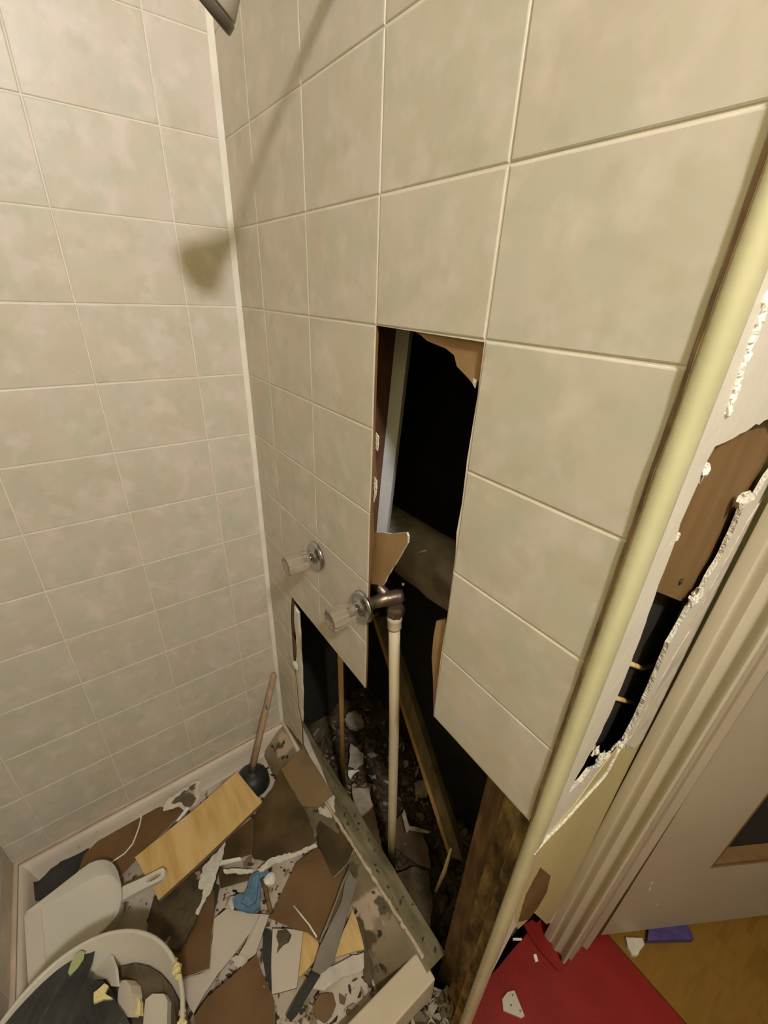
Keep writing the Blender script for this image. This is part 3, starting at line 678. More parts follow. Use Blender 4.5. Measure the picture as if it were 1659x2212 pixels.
q0, q1 = [(-0.1231, 0.14, 0.1302), (-0.0219, 0.14, 0.2258)]; st3 = beam('wall_stud', ((q0[0] + q1[0]) / 2, 0.185, -0.09), ((q0[0] + q1[0]) / 2, 0.185, 2.5), max(0.02, q1[0] - q0[0]), 0.09, M_EARTH); tag(st3, 'dark wall stud inside the lower left opening near the corner', 'wall stud')
sp = tube('splinter', [(0.758, 0.115, 0.16), (0.772, 0.115, 0.30), (0.777, 0.115, 0.415)], [0.004, 0.006, 0.003], M_CPVC, None, 6); tag(sp, 'pale splinter of wood upright at the foot of the leaning batten', 'wood splinter')
bb = empty('backing_board', (0.955, 0.24, 1.5), 'tan backing board with a nail head inside the hole in the white end wall', 'board')
bq = [(0.9665, 0.0706, 1.349), (0.9665, 0.3621, 1.186)]
slab('board', [bq[0], bq[1], (0.9665, bq[1][1], 2.2), (0.9665, bq[0][1], 2.2)], 0.016, M_TAN, bb, away=(-1, 0, 0))
lathe('nail', [(0.001, 0.0), (0.0045, 0.0), (0.0045, 0.002), (0.001, 0.002)], [(0.9668, 0.2106, 1.298)][0], (1, 0, 0), M_NAIL, bb, 12)
for k, (q, lab) in enumerate((([(0.95, 0.1723, 1.163), (0.95, 0.2787, 1.085), (0.95, 0.3219, 1.062), (0.95, 0.3813, 1.033)], 'upper thin wooden lath strip inside the hole in the white end wall'), ([(0.95, 0.1619, 1.099), (0.95, 0.2523, 1.026), (0.95, 0.3156, 0.975), (0.95, 0.4075, 0.8969)], 'lower thin wooden lath strip inside the hole in the white end wall'))):
    o = tube('lath_strip', [(p[0], p[1], p[2]) for p in q], 0.0042, M_PINE, None, 6); tag(o, lab, 'lath')

# ---------------------------------------------------------------- rubble in the wall cavity
rnd = random.Random(21)
V = []; F = []
NX, NY = 60, 22
for i in range(NX):
    for j in range(NY):
        x = 0.005 + 0.915 * i / (NX - 1); y = 0.082 + 0.30 * j / (NY - 1)
        z = -0.02 + 0.06 * noise.noise(Vector((x * 6, y * 6, 3))) + 0.03 * noise.noise(Vector((x * 22, y * 22, 5))) + 0.10 * (j / NY) * (1 - i / NX)
        V.append((x, y, z))
for i in range(NX - 1):
    for j in range(NY - 1): F.append((i * NY + j, (i + 1) * NY + j, (i + 1) * NY + j + 1, i * NY + j + 1))
nv = len(V); 
o = obj('rubble_bed', V, F, M_EARTH); tag(o, 'dark earthy rubble bed at the bottom of the wall cavity', 'rubble', kind='stuff')
def bedz(x, y):
    i = (x - 0.005) / 0.915 * (NX - 1); j = (y - 0.082) / 0.30 * (NY - 1)
    i = min(NX - 1, max(0, int(round(i)))); j = min(NY - 1, max(0, int(round(j))))
    return V[i * NY + j][2]
for nm, m, n, lab in (('rubble_chips', M_BROWN_DK, 420, 'small brown board chips strewn in the wall cavity'), ('plaster_chips', M_DUSTY, 90, 'small pale plaster chips strewn in the wall cavity'), ('rubble_lumps', M_EARTH, 260, 'dark clods lying in the wall cavity')):
    h = Heap()
    for k in range(n):
        x = rnd.uniform(0.06, 0.86); y = rnd.uniform(0.095, 0.36)
        if m is M_DUSTY: x = 0.30 + rnd.gauss(0, 0.12); x = min(0.85, max(0.05, x))
        r = rnd.uniform(0.004, 0.013) * (1.0 if m is not M_EARTH else 1.3)
        if m is M_EARTH: h.add(*blob_data((x, y, bedz(x, y) + r * 0.4), r, k, 1, (1, 1, 0.8), 0.6))
        else: h.chip((x, y, bedz(x, y) + r * 0.5), r, rnd)
    o = h.build(nm, m); tag(o, lab, 'rubble', kind='stuff')

def piece(name, pts, th, m, label, cat, rag=0.0, seed=1, side=None, step=0.015, warp=0.0, group=None):
    o = slab(name, pts, th, m, None, rag=rag, step=step, seed=seed, m_side=side, warp=warp)
    tag(o, label, cat, group); return o

piece('insulation_tuft', [(0.1058, 0.2356, 0.1), (0.1118, 0.2674, 0.1), (0.1464, 0.2762, 0.1), (0.1802, 0.2628, 0.1), (0.1806, 0.2275, 0.1), (0.1519, 0.207, 0.1), (0.1191, 0.21, 0.1)], 0.02, M_DUSTY, 'pale lump of plaster in the cavity beside the thin tan pipe', 'plaster lump', 0.004, 3, step=0.006, warp=0.01)
piece('paper_scrap', [(0.1983, 0.1889, 0.0627), (0.2322, 0.199, 0.0647), (0.2671, 0.2057, 0.0661), (0.2966, 0.1841, 0.0618), (0.2968, 0.1493, 0.0548), (0.2667, 0.136, 0.0521), (0.2357, 0.1635, 0.0576)], 0.004, M_DUSTY, 'torn paper scrap in the cavity right of the thin tan pipe', 'paper scrap', 0.004, 4, warp=0.01)
piece('plaster_flake', [(0.2736, 0.1318, 0.04), (0.2955, 0.1666, 0.04), (0.2968, 0.1414, 0.04), (0.3072, 0.1209, 0.04), (0.2895, 0.1219, 0.04)], 0.003, M_CAULK, 'small white plaster flake below the torn paper scrap', 'plaster flake', 0.002, 5)
piece('drywall_chunk', [(0.3409, 0.1055, 0.0496), (0.3801, 0.1543, 0.0544), (0.4298, 0.1359, 0.0526), (0.4316, 0.1193, 0.0509), (0.4309, 0.0857, 0.0476), (0.412, 0.0793, 0.0469), (0.3793, 0.0889, 0.0479)], 0.012, M_DUSTY, 'grey white drywall chunk at the foot of the thin tan pipe', 'drywall chunk', 0.003, 6, warp=0.008)
piece('hardboard_shard', [(0.4078, 0.071, 0.0215), (0.4309, 0.1398, 0.0307), (0.5579, 0.087, 0.0381), (0.5597, 0.057, 0.0353), (0.5207, 0.0447, 0.0302), (0.4575, 0.0466, 0.0241)], 0.005, M_BROWN_DK, 'olive brown hardboard shard between the thin pipe and the cream pipe', 'hardboard shard', 0.002, 7)
piece('hardboard_shard', [(0.5042, 0.1809, 0.0306), (0.4995, 0.216, 0.0407), (0.5567, 0.1981, 0.041), (0.5933, 0.2183, 0.0508), (0.6347, 0.208, 0.0518), (0.6821, 0.1763, 0.0471), (0.6433, 0.154, 0.0365), (0.5623, 0.1293, 0.021)], 0.005, M_BROWN_DK, 'dark brown hardboard shard in the cavity right of the cream pipe', 'hardboard shard', 0.002, 8)
piece('wet_board', [(0.6167, 0.0849, 0.0107), (0.6359, 0.1428, 0.0203), (0.6756, 0.1744, 0.0314), (0.7534, 0.1225, 0.0418), (0.7805, 0.0892, 0.0439), (0.7525, 0.0711, 0.0365), (0.6898, 0.0803, 0.0249)], 0.006, M_FILTH, 'wet blackened board at the foot of the cream pipe', 'board', 0.003, 9)
piece('torn_white_edge', [(0.5183, 0.1908, 0.07), (0.5101, 0.2093, 0.07), (0.5422, 0.1955, 0.07), (0.5586, 0.1901, 0.07), (0.5729, 0.2058, 0.07), (0.611, 0.2368, 0.07), (0.6116, 0.2283, 0.07), (0.5671, 0.1832, 0.07), (0.5702, 0.1691, 0.07)], 0.003, M_DUSTY, 'white torn paper edge on the dark shard right of the cream pipe', 'paper scrap', 0.001, 10)
piece('pale_lump', [(0.4694, 0.2861, 0.09), (0.4789, 0.3167, 0.09), (0.516, 0.3145, 0.09), (0.5268, 0.2922, 0.09), (0.5044, 0.2653, 0.09)], 0.015, M_DUSTY, 'pale lump lying left of the leaning batten in the cavity', 'plaster lump', 0.003, 11, step=0.006)
o = blob('plaster_crumb', [(0.8206, 0.2631, 0.14)][0], 0.012, 8, M_GYP, None, sq=(0.6, 0.6, 1.4), smooth=False); tag(o, 'white plaster crumb lodged beside the brown stud', 'plaster crumb')

# long torn strips along the foot of the plumbing wall
piece('torn_strip', [(0.0659, 0.0448, 0.128), (0.0826, 0.0482, 0.128), (0.1634, 0.0398, 0.128), (0.2422, 0.0317, 0.128), (0.3445, 0.0184, 0.128), (0.347, 0.0063, 0.128), (0.2853, 0.0084, 0.128), (0.1944, 0.0163, 0.128), (0.121, 0.0234, 0.128)], 0.004, M_SKIM, 'pale torn strip running along the tray rim from the corner', 'torn strip', 0.0015, 13)

# ---------------------------------------------------------------- debris in the tray
piece('hardboard_sheet', [(0.1297, -0.687, 0.0786), (0.0884, -0.6829, 0.0745), (0.0546, -0.6697, 0.0711), (0.0292, -0.6219, 0.0685), (0.0207, -0.5623, 0.0677), (0.0234, -0.5105, 0.068), (0.0372, -0.4572, 0.0693), (0.0787, -0.3939, 0.0735), (0.0998, -0.3856, 0.0756), (0.1308, -0.4672, 0.0787), (0.1644, -0.5422, 0.0821), (0.1935, -0.6007, 0.085), (0.1655, -0.6498, 0.0822)], 0.004, M_BROWN, 'brown hardboard sheet under the yellow plank beside the left wall', 'hardboard sheet', 0.0012, 21, M_SKIM)
pw = tube('thin_cable', [Vector(q) + Vector((0, 0, 0.004)) for q in [(0.0183, -0.5089, 0.0716), (0.0404, -0.5108, 0.0738), (0.0685, -0.5202, 0.0766), (0.093, -0.5328, 0.079), (0.1157, -0.546, 0.0813), (0.13, -0.569, 0.0827), (0.1331, -0.5997, 0.0831), (0.1389, -0.6355, 0.0836), (0.1417, -0.6586, 0.0839), (0.1447, -0.6734, 0.0842)]], 0.0022, M_CAULK, None, 8); tag(pw, 'thin white cord lying across the brown hardboard sheet', 'cord')
piece('black_sheet', [(0.0361, -0.8105, 0.065), (0.0598, -0.7807, 0.065), (0.0428, -0.7508, 0.065), (0.0299, -0.7209, 0.065), (0.0286, -0.6894, 0.065), (0.033, -0.6575, 0.065), (0.0592, -0.6667, 0.065), (0.0755, -0.6843, 0.065), (0.0917, -0.7047, 0.065), (0.1062, -0.7222, 0.065), (0.1119, -0.7656, 0.065), (0.0936, -0.8092, 0.065)], 0.005, M_BLACKP, 'crumpled black plastic sheet against the left rim behind the dustpan', 'plastic sheet', 0.003, 22, warp=0.02)
piece('torn_liner', [(0.0742, -0.4501, 0.0949), (0.0535, -0.4301, 0.1053), (0.0498, -0.396, 0.1071), (0.0436, -0.3497, 0.1102), (0.0509, -0.3188, 0.1065), (0.0639, -0.337, 0.1001), (0.0831, -0.3316, 0.0905), (0.1058, -0.3602, 0.0791), (0.1002, -0.3759, 0.0819), (0.1081, -0.3858, 0.078), (0.083, -0.4136, 0.0905)], 0.003, M_SKIM, 'torn white drywall facing on the rim above the brown sheet', 'drywall scrap', 0.004, 23, step=0.008, warp=0.006)
piece('dark_scrap', [(0.0688, -0.4226, 0.102), (0.056, -0.3873, 0.1072), (0.0593, -0.3707, 0.1058), (0.0486, -0.3585, 0.1101), (0.0533, -0.339, 0.1082), (0.0751, -0.3521, 0.0995), (0.0923, -0.3517, 0.0926), (0.1054, -0.3735, 0.0874), (0.101, -0.3866, 0.0892), (0.08, -0.3945, 0.0975)], 0.004, M_FILTH, 'dark ragged scrap on the torn white facing by the rim', 'scrap', 0.004, 24, step=0.008)
piece('white_stick', [(0.1055, -0.3834, 0.098), (0.1156, -0.3787, 0.098), (0.1356, -0.4173, 0.098), (0.13, -0.4229, 0.098)], 0.004, M_CAULK, 'short white stick at the upper edge of the yellow plank', 'stick')
yp = piece('yellow_plank', [(0.1099, -0.2154, 0.1367), (0.188, -0.2, 0.1415), (0.2596, -0.185, 0.146), (0.2862, -0.2929, 0.1409), (0.3116, -0.4081, 0.1352), (0.3302, -0.5072, 0.1302), (0.303, -0.5115, 0.1286), (0.2628, -0.5234, 0.1259), (0.2217, -0.5311, 0.1233), (0.1789, -0.5428, 0.1205), (0.1648, -0.4658, 0.1244), (0.1455, -0.3514, 0.1303)], 0.013, M_PINE, 'yellow pine plank lying diagonally on top of the debris', 'plank', side=mat('plank_edge', [(0.20, 0.13, 0.06)], 0.7))
# filthy piece, tan board and white facing under the plank
piece('tan_board', [(0.3623, -0.3783, 0.0665), (0.4072, -0.386, 0.0706), (0.4521, -0.4089, 0.0739), (0.5238, -0.4361, 0.0798), (0.5115, -0.4691, 0.0769), (0.4965, -0.5, 0.0738), (0.4699, -0.5131, 0.0705), (0.4232, -0.5262, 0.0652), (0.3923, -0.5341, 0.0617), (0.3432, -0.4529, 0.0609)], 0.004, M_BROWN, 'tan hardboard sheet below the yellow plank right of the bucket', 'hardboard sheet', 0.0008, 31, M_SKIM)
piece('filthy_board', [(0.2815, -0.5209, 0.0696), (0.29, -0.4632, 0.0734), (0.2666, -0.3788, 0.0753), (0.2675, -0.3202, 0.0783), (0.2973, -0.3349, 0.0805), (0.3398, -0.3612, 0.0835), (0.366, -0.382, 0.085), (0.3813, -0.4143, 0.085), (0.4038, -0.4348, 0.0862), (0.4375, -0.4691, 0.0878), (0.444, -0.4934, 0.0873), (0.4219, -0.5226, 0.0836), (0.3832, -0.5559, 0.0781), (0.3443, -0.5453, 0.0747), (0.3046, -0.5319, 0.0714)], 0.012, M_FILTH, 'filthy blackened board protruding from under the yellow plank', 'board', 0.003, 32, warp=0.006)
piece('torn_facing', [(0.2853, -0.3377, 0.0943), (0.2753, -0.3135, 0.0945), (0.3098, -0.3339, 0.097), (0.346, -0.3636, 0.0991), (0.3736, -0.382, 0.1009), (0.3837, -0.4001, 0.1011), (0.41, -0.4292, 0.1022), (0.4032, -0.4348, 0.1013), (0.3801, -0.4117, 0.1001), (0.359, -0.401, 0.0985), (0.347, -0.4132, 0.0967), (0.32, -0.4012, 0.0946), (0.2995, -0.3826, 0.0935)], 0.003, M_GYP, 'ragged white plaster facing along the edge of the filthy board', 'plaster scrap', 0.003, 33, step=0.007)
piece('corner_board', [(0.2561, -0.311, 0.0659), (0.2492, -0.2204, 0.0759), (0.2975, -0.2384, 0.0796), (0.3482, -0.2601, 0.0831), (0.3318, -0.2992, 0.0764), (0.3088, -0.3387, 0.0689)], 0.004, M_BROWN_DK, 'small brown board between the yellow plank and the large dark board', 'hardboard scrap', 0.001, 34, M_SKIM)
piece('dark_board', [(0.214, -0.177, 0.0716), (0.1992, -0.1305, 0.0782), (0.158, -0.0812, 0.0821), (0.2163, -0.079, 0.0895), (0.2791, -0.0771, 0.0974), (0.3569, -0.0748, 0.1072), (0.4451, -0.0879, 0.1154), (0.4367, -0.1294, 0.1069), (0.4131, -0.1845, 0.0942), (0.3967, -0.2254, 0.0848), (0.3596, -0.2581, 0.0745), (0.3439, -0.2581, 0.0726), (0.2473, -0.2206, 0.0678)], 0.005, M_BROWN_DK, 'large damp dark brown board leaning on the tray side below the plunger', 'hardboard sheet', 0.002, 35, M_SKIM, warp=0.004)
piece('slope_board', [(0.1606, -0.08, 0.09), (0.1571, 0.0131, 0.1319), (0.2713, 0.0162, 0.1333), (0.3621, 0.0172, 0.1338), (0.3589, -0.0354, 0.1101), (0.3161, -0.0751, 0.0922), (0.2369, -0.0781, 0.0909)], 0.004, mat('stained_board', [(0.10, 0.07, 0.03), (0.20, 0.14, 0.07), (0.24, 0.15, 0.06)], 0.6, 7, bump=0.2), 'stained strip of board lying on the sloping tray side at the corner', 'hardboard scrap', 0.001, 36)
piece('white_lath', [(0.3076, -0.3462, 0.082), (0.3343, -0.2895, 0.082), (0.3448, -0.289, 0.082), (0.3197, -0.3472, 0.082)], 0.006, M_CAULK, 'small white stick between the yellow plank and the blue cloth', 'stick')
piece('torn_lath', [(0.3353, -0.3415, 0.08), (0.3596, -0.3029, 0.08), (0.387, -0.268, 0.08), (0.3942, -0.2735, 0.08), (0.3486, -0.3403, 0.08)], 0.004, M_GYP, 'ragged pale strip above the blue cloth', 'torn strip', 0.002, 37, step=0.006)
piece('olive_board', [(0.3119, -0.3524, 0.066), (0.3579, -0.315, 0.066), (0.387, -0.2737, 0.066), (0.3991, -0.2839, 0.066), (0.3706, -0.3624, 0.066)], 0.004, M_BROWN_DK, 'olive brown scrap left of the blue cloth', 'hardboard scrap', 0.001, 38, M_SKIM)
piece('ragged_edge', [(0.3945, -0.2592, 0.0827), (0.3919, -0.223, 0.0889), (0.4016, -0.1972, 0.0947), (0.4301, -0.1492, 0.1067), (0.4495, -0.0933, 0.1191), (0.4598, -0.0925, 0.1205), (0.446, -0.1416, 0.11), (0.424, -0.189, 0.0989), (0.4125, -0.2168, 0.0925), (0.4067, -0.2553, 0.0848)], 0.004, M_GYP, 'ragged pale torn edge below the large dark board', 'torn strip', 0.003, 39, step=0.007)
piece('green_scrap', [(0.3957, -0.0642, 0.0887), (0.3818, -0.0276, 0.1001), (0.4011, 0.003, 0.1128), (0.4831, 0.0017, 0.1205), (0.5273, -0.0026, 0.1234), (0.5455, -0.0353, 0.1138), (0.5463, -0.0598, 0.1053), (0.5452, -0.0874, 0.0955), (0.4981, -0.0859, 0.0913), (0.4535, -0.0838, 0.0876)], 0.004, M_BROWN_DK, 'brown scrap with green mould beside the soiled tray rim', 'hardboard scrap', 0.001, 40, M_SKIM)
mo = piece('green_mould', [(0.3977, 0.0015, 0.1092), (0.4177, 0.0071, 0.1132), (0.4421, -0.0039, 0.1117), (0.4749, -0.005, 0.1146), (0.5105, -0.0053, 0.1181), (0.5263, -0.0086, 0.1185), (0.5126, -0.0165, 0.1144), (0.4803, -0.02, 0.1099), (0.4511, -0.0228, 0.106), (0.4207, -0.0188, 0.1044)], 0.003, M_GREENM, 'green mouldy patch on the scrap beside the soiled rim', 'mould patch', 0.002, 41, step=0.006, warp=0.008)
piece('pale_scrap', [(0.3537, -0.0327, 0.1045), (0.3539, 0.0093, 0.1193), (0.3628, 0.022, 0.1246), (0.4051, 0.0008, 0.1214), (0.4147, -0.0185, 0.1156), (0.3906, -0.0323, 0.1084), (0.375, -0.0408, 0.1038)], 0.003, M_SKIM, 'pale tan plaster scrap above the green mould', 'plaster scrap', 0.003, 42, step=0.007)
piece('center_board', [(0.4398, -0.1561, 0.069), (0.442, -0.0876, 0.0774), (0.456, -0.0822, 0.0795), (0.5441, -0.0854, 0.0879), (0.5433, -0.0355, 0.0938), (0.5865, -0.0433, 0.0972), (0.6157, -0.1015, 0.0931), (0.6314, -0.1603, 0.0876), (0.6427, -0.1847, 0.0858), (0.6052, -0.2025, 0.0799), (0.5763, -0.227, 0.0741), (0.5416, -0.2523, 0.0676), (0.5093, -0.2741, 0.0617), (0.4948, -0.2402, 0.0644)], 0.004, M_BROWN, 'large brown hardboard sheet in the middle of the tray', 'hardboard sheet', 0.0012, 43, M_SKIM)
tb = tube('white_twig', [(0.5333, -0.2087, 0.0838), (0.5648, -0.2013, 0.0878), (0.5985, -0.193, 0.0922), (0.6328, -0.1887, 0.0961)], 0.0022, M_CAULK, None, 6); tag(tb, 'thin pale splinter lying on the large brown sheet', 'wood splinter')
# blue cloth
bl = empty('blue_cloth', [(0.4279, -0.3024, 0.07)][0], 'crumpled blue cloth lying on the white tray floor', 'cloth')
slab('cloth', ragged([(0.3962, -0.2821, 0.085), (0.3977, -0.2603, 0.085), (0.4112, -0.2371, 0.085), (0.4255, -0.2287, 0.085), (0.4289, -0.2472, 0.085), (0.4343, -0.2662, 0.085), (0.4582, -0.2785, 0.085), (0.4794, -0.2841, 0.085), (0.4794, -0.3067, 0.085), (0.4628, -0.3267, 0.085), (0.4403, -0.3448, 0.085), (0.425, -0.3435, 0.085), (0.4212, -0.3291, 0.085), (0.4312, -0.3114, 0.085), (0.4197, -0.2964, 0.085)], 0.012, 0.003, 5), 0.014, M_BLUE, bl, warp=0.03)
slab('fold', ragged([(0.4055, -0.2792, 0.094), (0.4114, -0.2591, 0.094), (0.4357, -0.2742, 0.094), (0.4659, -0.2914, 0.094), (0.4669, -0.3129, 0.094), (0.4472, -0.3267, 0.094), (0.437, -0.3018, 0.094)], 0.012, 0.002, 6), 0.010, M_BLUE, bl, warp=0.03)
o = blob('plaster_lump', [(0.44, -0.2391, 0.085)][0], 0.017, 5, M_CAULK, None, sq=(1, 1, 0.7), smooth=False); tag(o, 'white plaster lump right of the blue cloth', 'plaster lump')
o = blob('plaster_lump', [(0.4257, -0.345, 0.075)][0], 0.016, 6, M_SKIM, None, sq=(1, 1, 0.6), smooth=False); tag(o, 'pale plaster lump left of the blue cloth', 'plaster lump')
st = tube('dark_stick', [(0.4217, -0.2563, 0.078), (0.4508, -0.2568, 0.078), (0.4758, -0.2616, 0.078), (0.5106, -0.2652, 0.078)], 0.006, M_STUD, None, 8); tag(st, 'dark crooked stick just right of the blue cloth', 'stick')
# white board pieces
piece('white_board', [(0.428, -0.3964, 0.068), (0.4259, -0.3615, 0.068), (0.469, -0.3178, 0.068), (0.5076, -0.2702, 0.068), (0.5407, -0.3126, 0.068), (0.5581, -0.3345, 0.068), (0.5575, -0.3565, 0.068), (0.5445, -0.3689, 0.068), (0.5143, -0.3306, 0.068), (0.5334, -0.3844, 0.068), (0.5425, -0.4226, 0.068), (0.5592, -0.4612, 0.068), (0.5762, -0.4895, 0.068), (0.5425, -0.498, 0.068), (0.4983, -0.5003, 0.068), (0.5148, -0.4602, 0.068), (0.5201, -0.4355, 0.068)], 0.004, M_BOARDW, 'large white tile board fragment below the blue cloth', 'tile board fragment', 0.0008, 51, M_BROWN)
piece('white_chip', [(0.4948, -0.2897, 0.076), (0.5108, -0.2722, 0.076), (0.5654, -0.3315, 0.076), (0.563, -0.3528, 0.076), (0.5429, -0.3722, 0.076), (0.5219, -0.3276, 0.076)], 0.004, M_BOARDW, 'narrow white board flap lying on the large white fragment', 'tile board fragment', 0.0006, 52, M_BROWN)
piece('torn_paper_bit', [(0.5366, -0.385, 0.072), (0.5452, -0.3638, 0.072), (0.5613, -0.3501, 0.072), (0.5721, -0.3614, 0.072), (0.5662, -0.3784, 0.072)], 0.004, M_SKIM, 'crumpled paper bit above the bottom brown board', 'paper scrap', 0.004, 53, step=0.005, warp=0.02)
piece('bottom_board', [(0.5864, -0.4887, 0.0831), (0.5729, -0.4518, 0.0843), (0.5734, -0.3954, 0.0872), (0.571, -0.331, 0.0903), (0.6217, -0.3302, 0.0928), (0.676, -0.3252, 0.0958), (0.7218, -0.3459, 0.0971), (0.7156, -0.4217, 0.093), (0.664, -0.5025, 0.0863)], 0.004, M_BROWN_DK if False else M_BROWN, 'brown hardboard sheet at the bottom edge right of the bucket', 'hardboard sheet', 0.001, 54, M_SKIM)
sm_ = piece('stained_tile', [(0.543, -0.2751, 0.0758), (0.5683, -0.2419, 0.0804), (0.5987, -0.2114, 0.0849), (0.6407, -0.2415, 0.084), (0.6838, -0.2715, 0.0832), (0.6695, -0.3008, 0.0795), (0.6566, -0.3256, 0.0764), (0.5954, -0.3011, 0.0758)], 0.005, M_BOARDW, 'small white tile board piece with a brown stain', 'tile board fragment', 0.0005, 55, M_BROWN)
slab('stain', [Vector(q) + Vector((0, 0, 0.0012)) for q in ragged([(0.5554, -0.2656, 0.0785), (0.5657, -0.246, 0.081), (0.5869, -0.2396, 0.0827), (0.5959, -0.2518, 0.0819), (0.5919, -0.2659, 0.0803), (0.5964, -0.2861, 0.0785), (0.5828, -0.2749, 0.0789), (0.5653, -0.2739, 0.0782)], 0.008, 0.002, 3)], 0.001, M_FILTH, sm_)
piece('black_strip', [(0.5224, -0.2951, 0.066), (0.5409, -0.2789, 0.066), (0.5936, -0.2986, 0.066), (0.6345, -0.3135, 0.066), (0.6551, -0.3259, 0.066), (0.6167, -0.3245, 0.066), (0.5714, -0.3148, 0.066)], 0.004, M_BLACKP, 'black strip between the white board and the stained piece', 'plastic strip', 0.002, 56)
piece('black_sliver', [(0.3527, -0.3694, 0.072), (0.3665, -0.363, 0.072), (0.3902, -0.3755, 0.072), (0.413, -0.3926, 0.072), (0.3736, -0.3808, 0.072)], 0.004, M_BLACKP, 'black sliver between tan board and white fragment', 'plastic strip', 0.001, 57)
piece('plywood_piece', [(0.5932, -0.2095, 0.068), (0.6106, -0.1947, 0.068), (0.6416, -0.1861, 0.068), (0.6626, -0.2056, 0.068), (0.6666, -0.2525, 0.068), (0.664, -0.259, 0.068)], 0.008, M_PINE, 'light plywood piece right of the stained white piece', 'plywood piece', 0.0008, 58)
piece('plywood_wedge', [(0.6324, -0.0738, 0.07), (0.6769, -0.0825, 0.07), (0.7188, -0.0938, 0.07), (0.7022, -0.1296, 0.07), (0.6866, -0.1668, 0.07), (0.6553, -0.1196, 0.07)], 0.008, M_PINE, 'light plywood wedge between the grey strip and the soiled side', 'plywood piece', 0.0008, 59)
piece('grey_strip', [(0.5547, -0.0426, 0.1091), (0.585, -0.0425, 0.1092), (0.5986, -0.0385, 0.1096), (0.6501, -0.112, 0.1008), (0.7002, -0.1771, 0.093), (0.699, -0.2032, 0.0899), (0.6962, -0.215, 0.0885), (0.6791, -0.2269, 0.087), (0.6531, -0.1916, 0.0913), (0.6314, -0.1459, 0.0967), (0.6092, -0.0991, 0.1024)], 0.004, M_GREYM, 'long grey metal strip lying across the brown sheets', 'metal strip', 0.0008, 60)
tb = tube('pale_lath', [(0.5582, -0.0368, 0.1132), (0.5775, -0.0754, 0.1086), (0.6026, -0.1131, 0.1041), (0.6289, -0.1572, 0.0988), (0.6464, -0.1878, 0.0951)], 0.0035, M_GREYM, None, 6); tag(tb, 'thin pale wire along the edge of the grey metal strip', 'wire')
piece('dark_lath', [(0.6773, -0.2264, 0.075), (0.6955, -0.2124, 0.075), (0.7082, -0.2552, 0.075), (0.7214, -0.2889, 0.075), (0.7231, -0.3041, 0.075), (0.7101, -0.3123, 0.075), (0.6951, -0.2737, 0.075)], 0.007, M_RUBBER, 'dark wet lath continuing below the grey metal strip', 'lath', 0.001, 61)
piece('brown_chip', [(0.7199, -0.2287, 0.058), (0.7386, -0.1998, 0.058), (0.7588, -0.2036, 0.058), (0.7686, -0.2223, 0.058), (0.7692, -0.2404, 0.058), (0.7459, -0.2554, 0.058), (0.7272, -0.2506, 0.058)], 0.005, M_BROWN, 'small brown chip left of the white curb at the bottom', 'hardboard chip', 0.002, 62)
piece('brown_chip', [(0.7473, -0.1876, 0.058), (0.764, -0.1776, 0.058), (0.7707, -0.187, 0.058), (0.7614, -0.1946, 0.058)], 0.004, M_BROWN, 'tiny brown chip touching the left edge of the white curb', 'hardboard chip', 0.001, 63)
piece('grey_scrap', [(0.6803, -0.218, 0.06), (0.6961, -0.1752, 0.06), (0.7051, -0.1385, 0.06), (0.7202, -0.0959, 0.06), (0.7376, -0.0929, 0.06), (0.7478, -0.1229, 0.06), (0.7274, -0.1661, 0.06), (0.7215, -0.2165, 0.06), (0.7025, -0.2376, 0.06)], 0.004, M_SKIM, 'pale grey scrap at the lower end of the grey strip', 'drywall scrap', 0.002, 64)
piece('mouldy_lath', [(0.6323, -0.0691, 0.0735), (0.6544, -0.0649, 0.0748), (0.7131, -0.0855, 0.0686), (0.7668, -0.0985, 0.0647), (0.7819, -0.1173, 0.0591), (0.7651, -0.1257, 0.0565), (0.7243, -0.0987, 0.0646)], 0.006, M_FILTH, 'dark mouldy lath at the foot of the soiled tray side', 'lath', 0.002, 65)

# loose chips scattered over the tray floor
rnd = random.Random(77)
for nm, m, n, lab in (('dirt_crumbs', M_EARTH, 420, 'dark dirt crumbs scattered over the tray floor'), ('board_chips', M_BROWN, 120, 'tiny brown board chips scattered over the tray floor'), ('white_crumbs', M_DUSTY, 160, 'tiny pale plaster crumbs scattered over the tray floor')):
    h = Heap()
    for k in range(n):
        x = rnd.uniform(0.08, 0.79); y = rnd.uniform(-0.55, -0.10)
        if m is not M_EARTH and x < 0.4: x += 0.35
        r = rnd.uniform(0.0015, 0.006) * (1.4 if m is not M_EARTH else 1)
        h.chip((x, y, 0.046 + r * 0.5), r, rnd, 0.4)
    o = h.build(nm, m); tag(o, lab, 'debris', kind='stuff')
h = Heap()
for k in range(70):
    x = rnd.uniform(0.15, 0.85); y = rnd.uniform(-0.07, 0.06); z = 0.118 if y > 0 else 0.112 + y * 0.8
    h.chip((x, y, z + 0.003), rnd.uniform(0.001, 0.0038), rnd, 0.5)
o = h.build('rim_crumbs', M_EARTH); tag(o, 'dark crumbs along the soiled tray rim', 'debris', kind='stuff')
h = Heap()
for k in range(90):
    x = rnd.uniform(0.884, 0.945); y = rnd.uniform(-0.2, 0.05)
    h.chip((x, y, 0.004 + rnd.uniform(0, 0.02)), rnd.uniform(0.006, 0.016), rnd, 0.2)
o = h.build('gap_chips', M_DUSTY); tag(o, 'pale splinters and chips heaped between the curb and red floor', 'debris', kind='stuff')
h = Heap()
for k in range(90):
    x = rnd.uniform(0.884, 0.945); y = rnd.uniform(-0.2, 0.06)
    h.chip((x, y, 0.0 + rnd.uniform(0, 0.018)), rnd.uniform(0.006, 0.016), rnd, 0.3)
o = h.build('gap_dirt', M_FILTH); tag(o, 'dark splinters and dirt heaped between the curb and red floor', 'debris', kind='stuff')

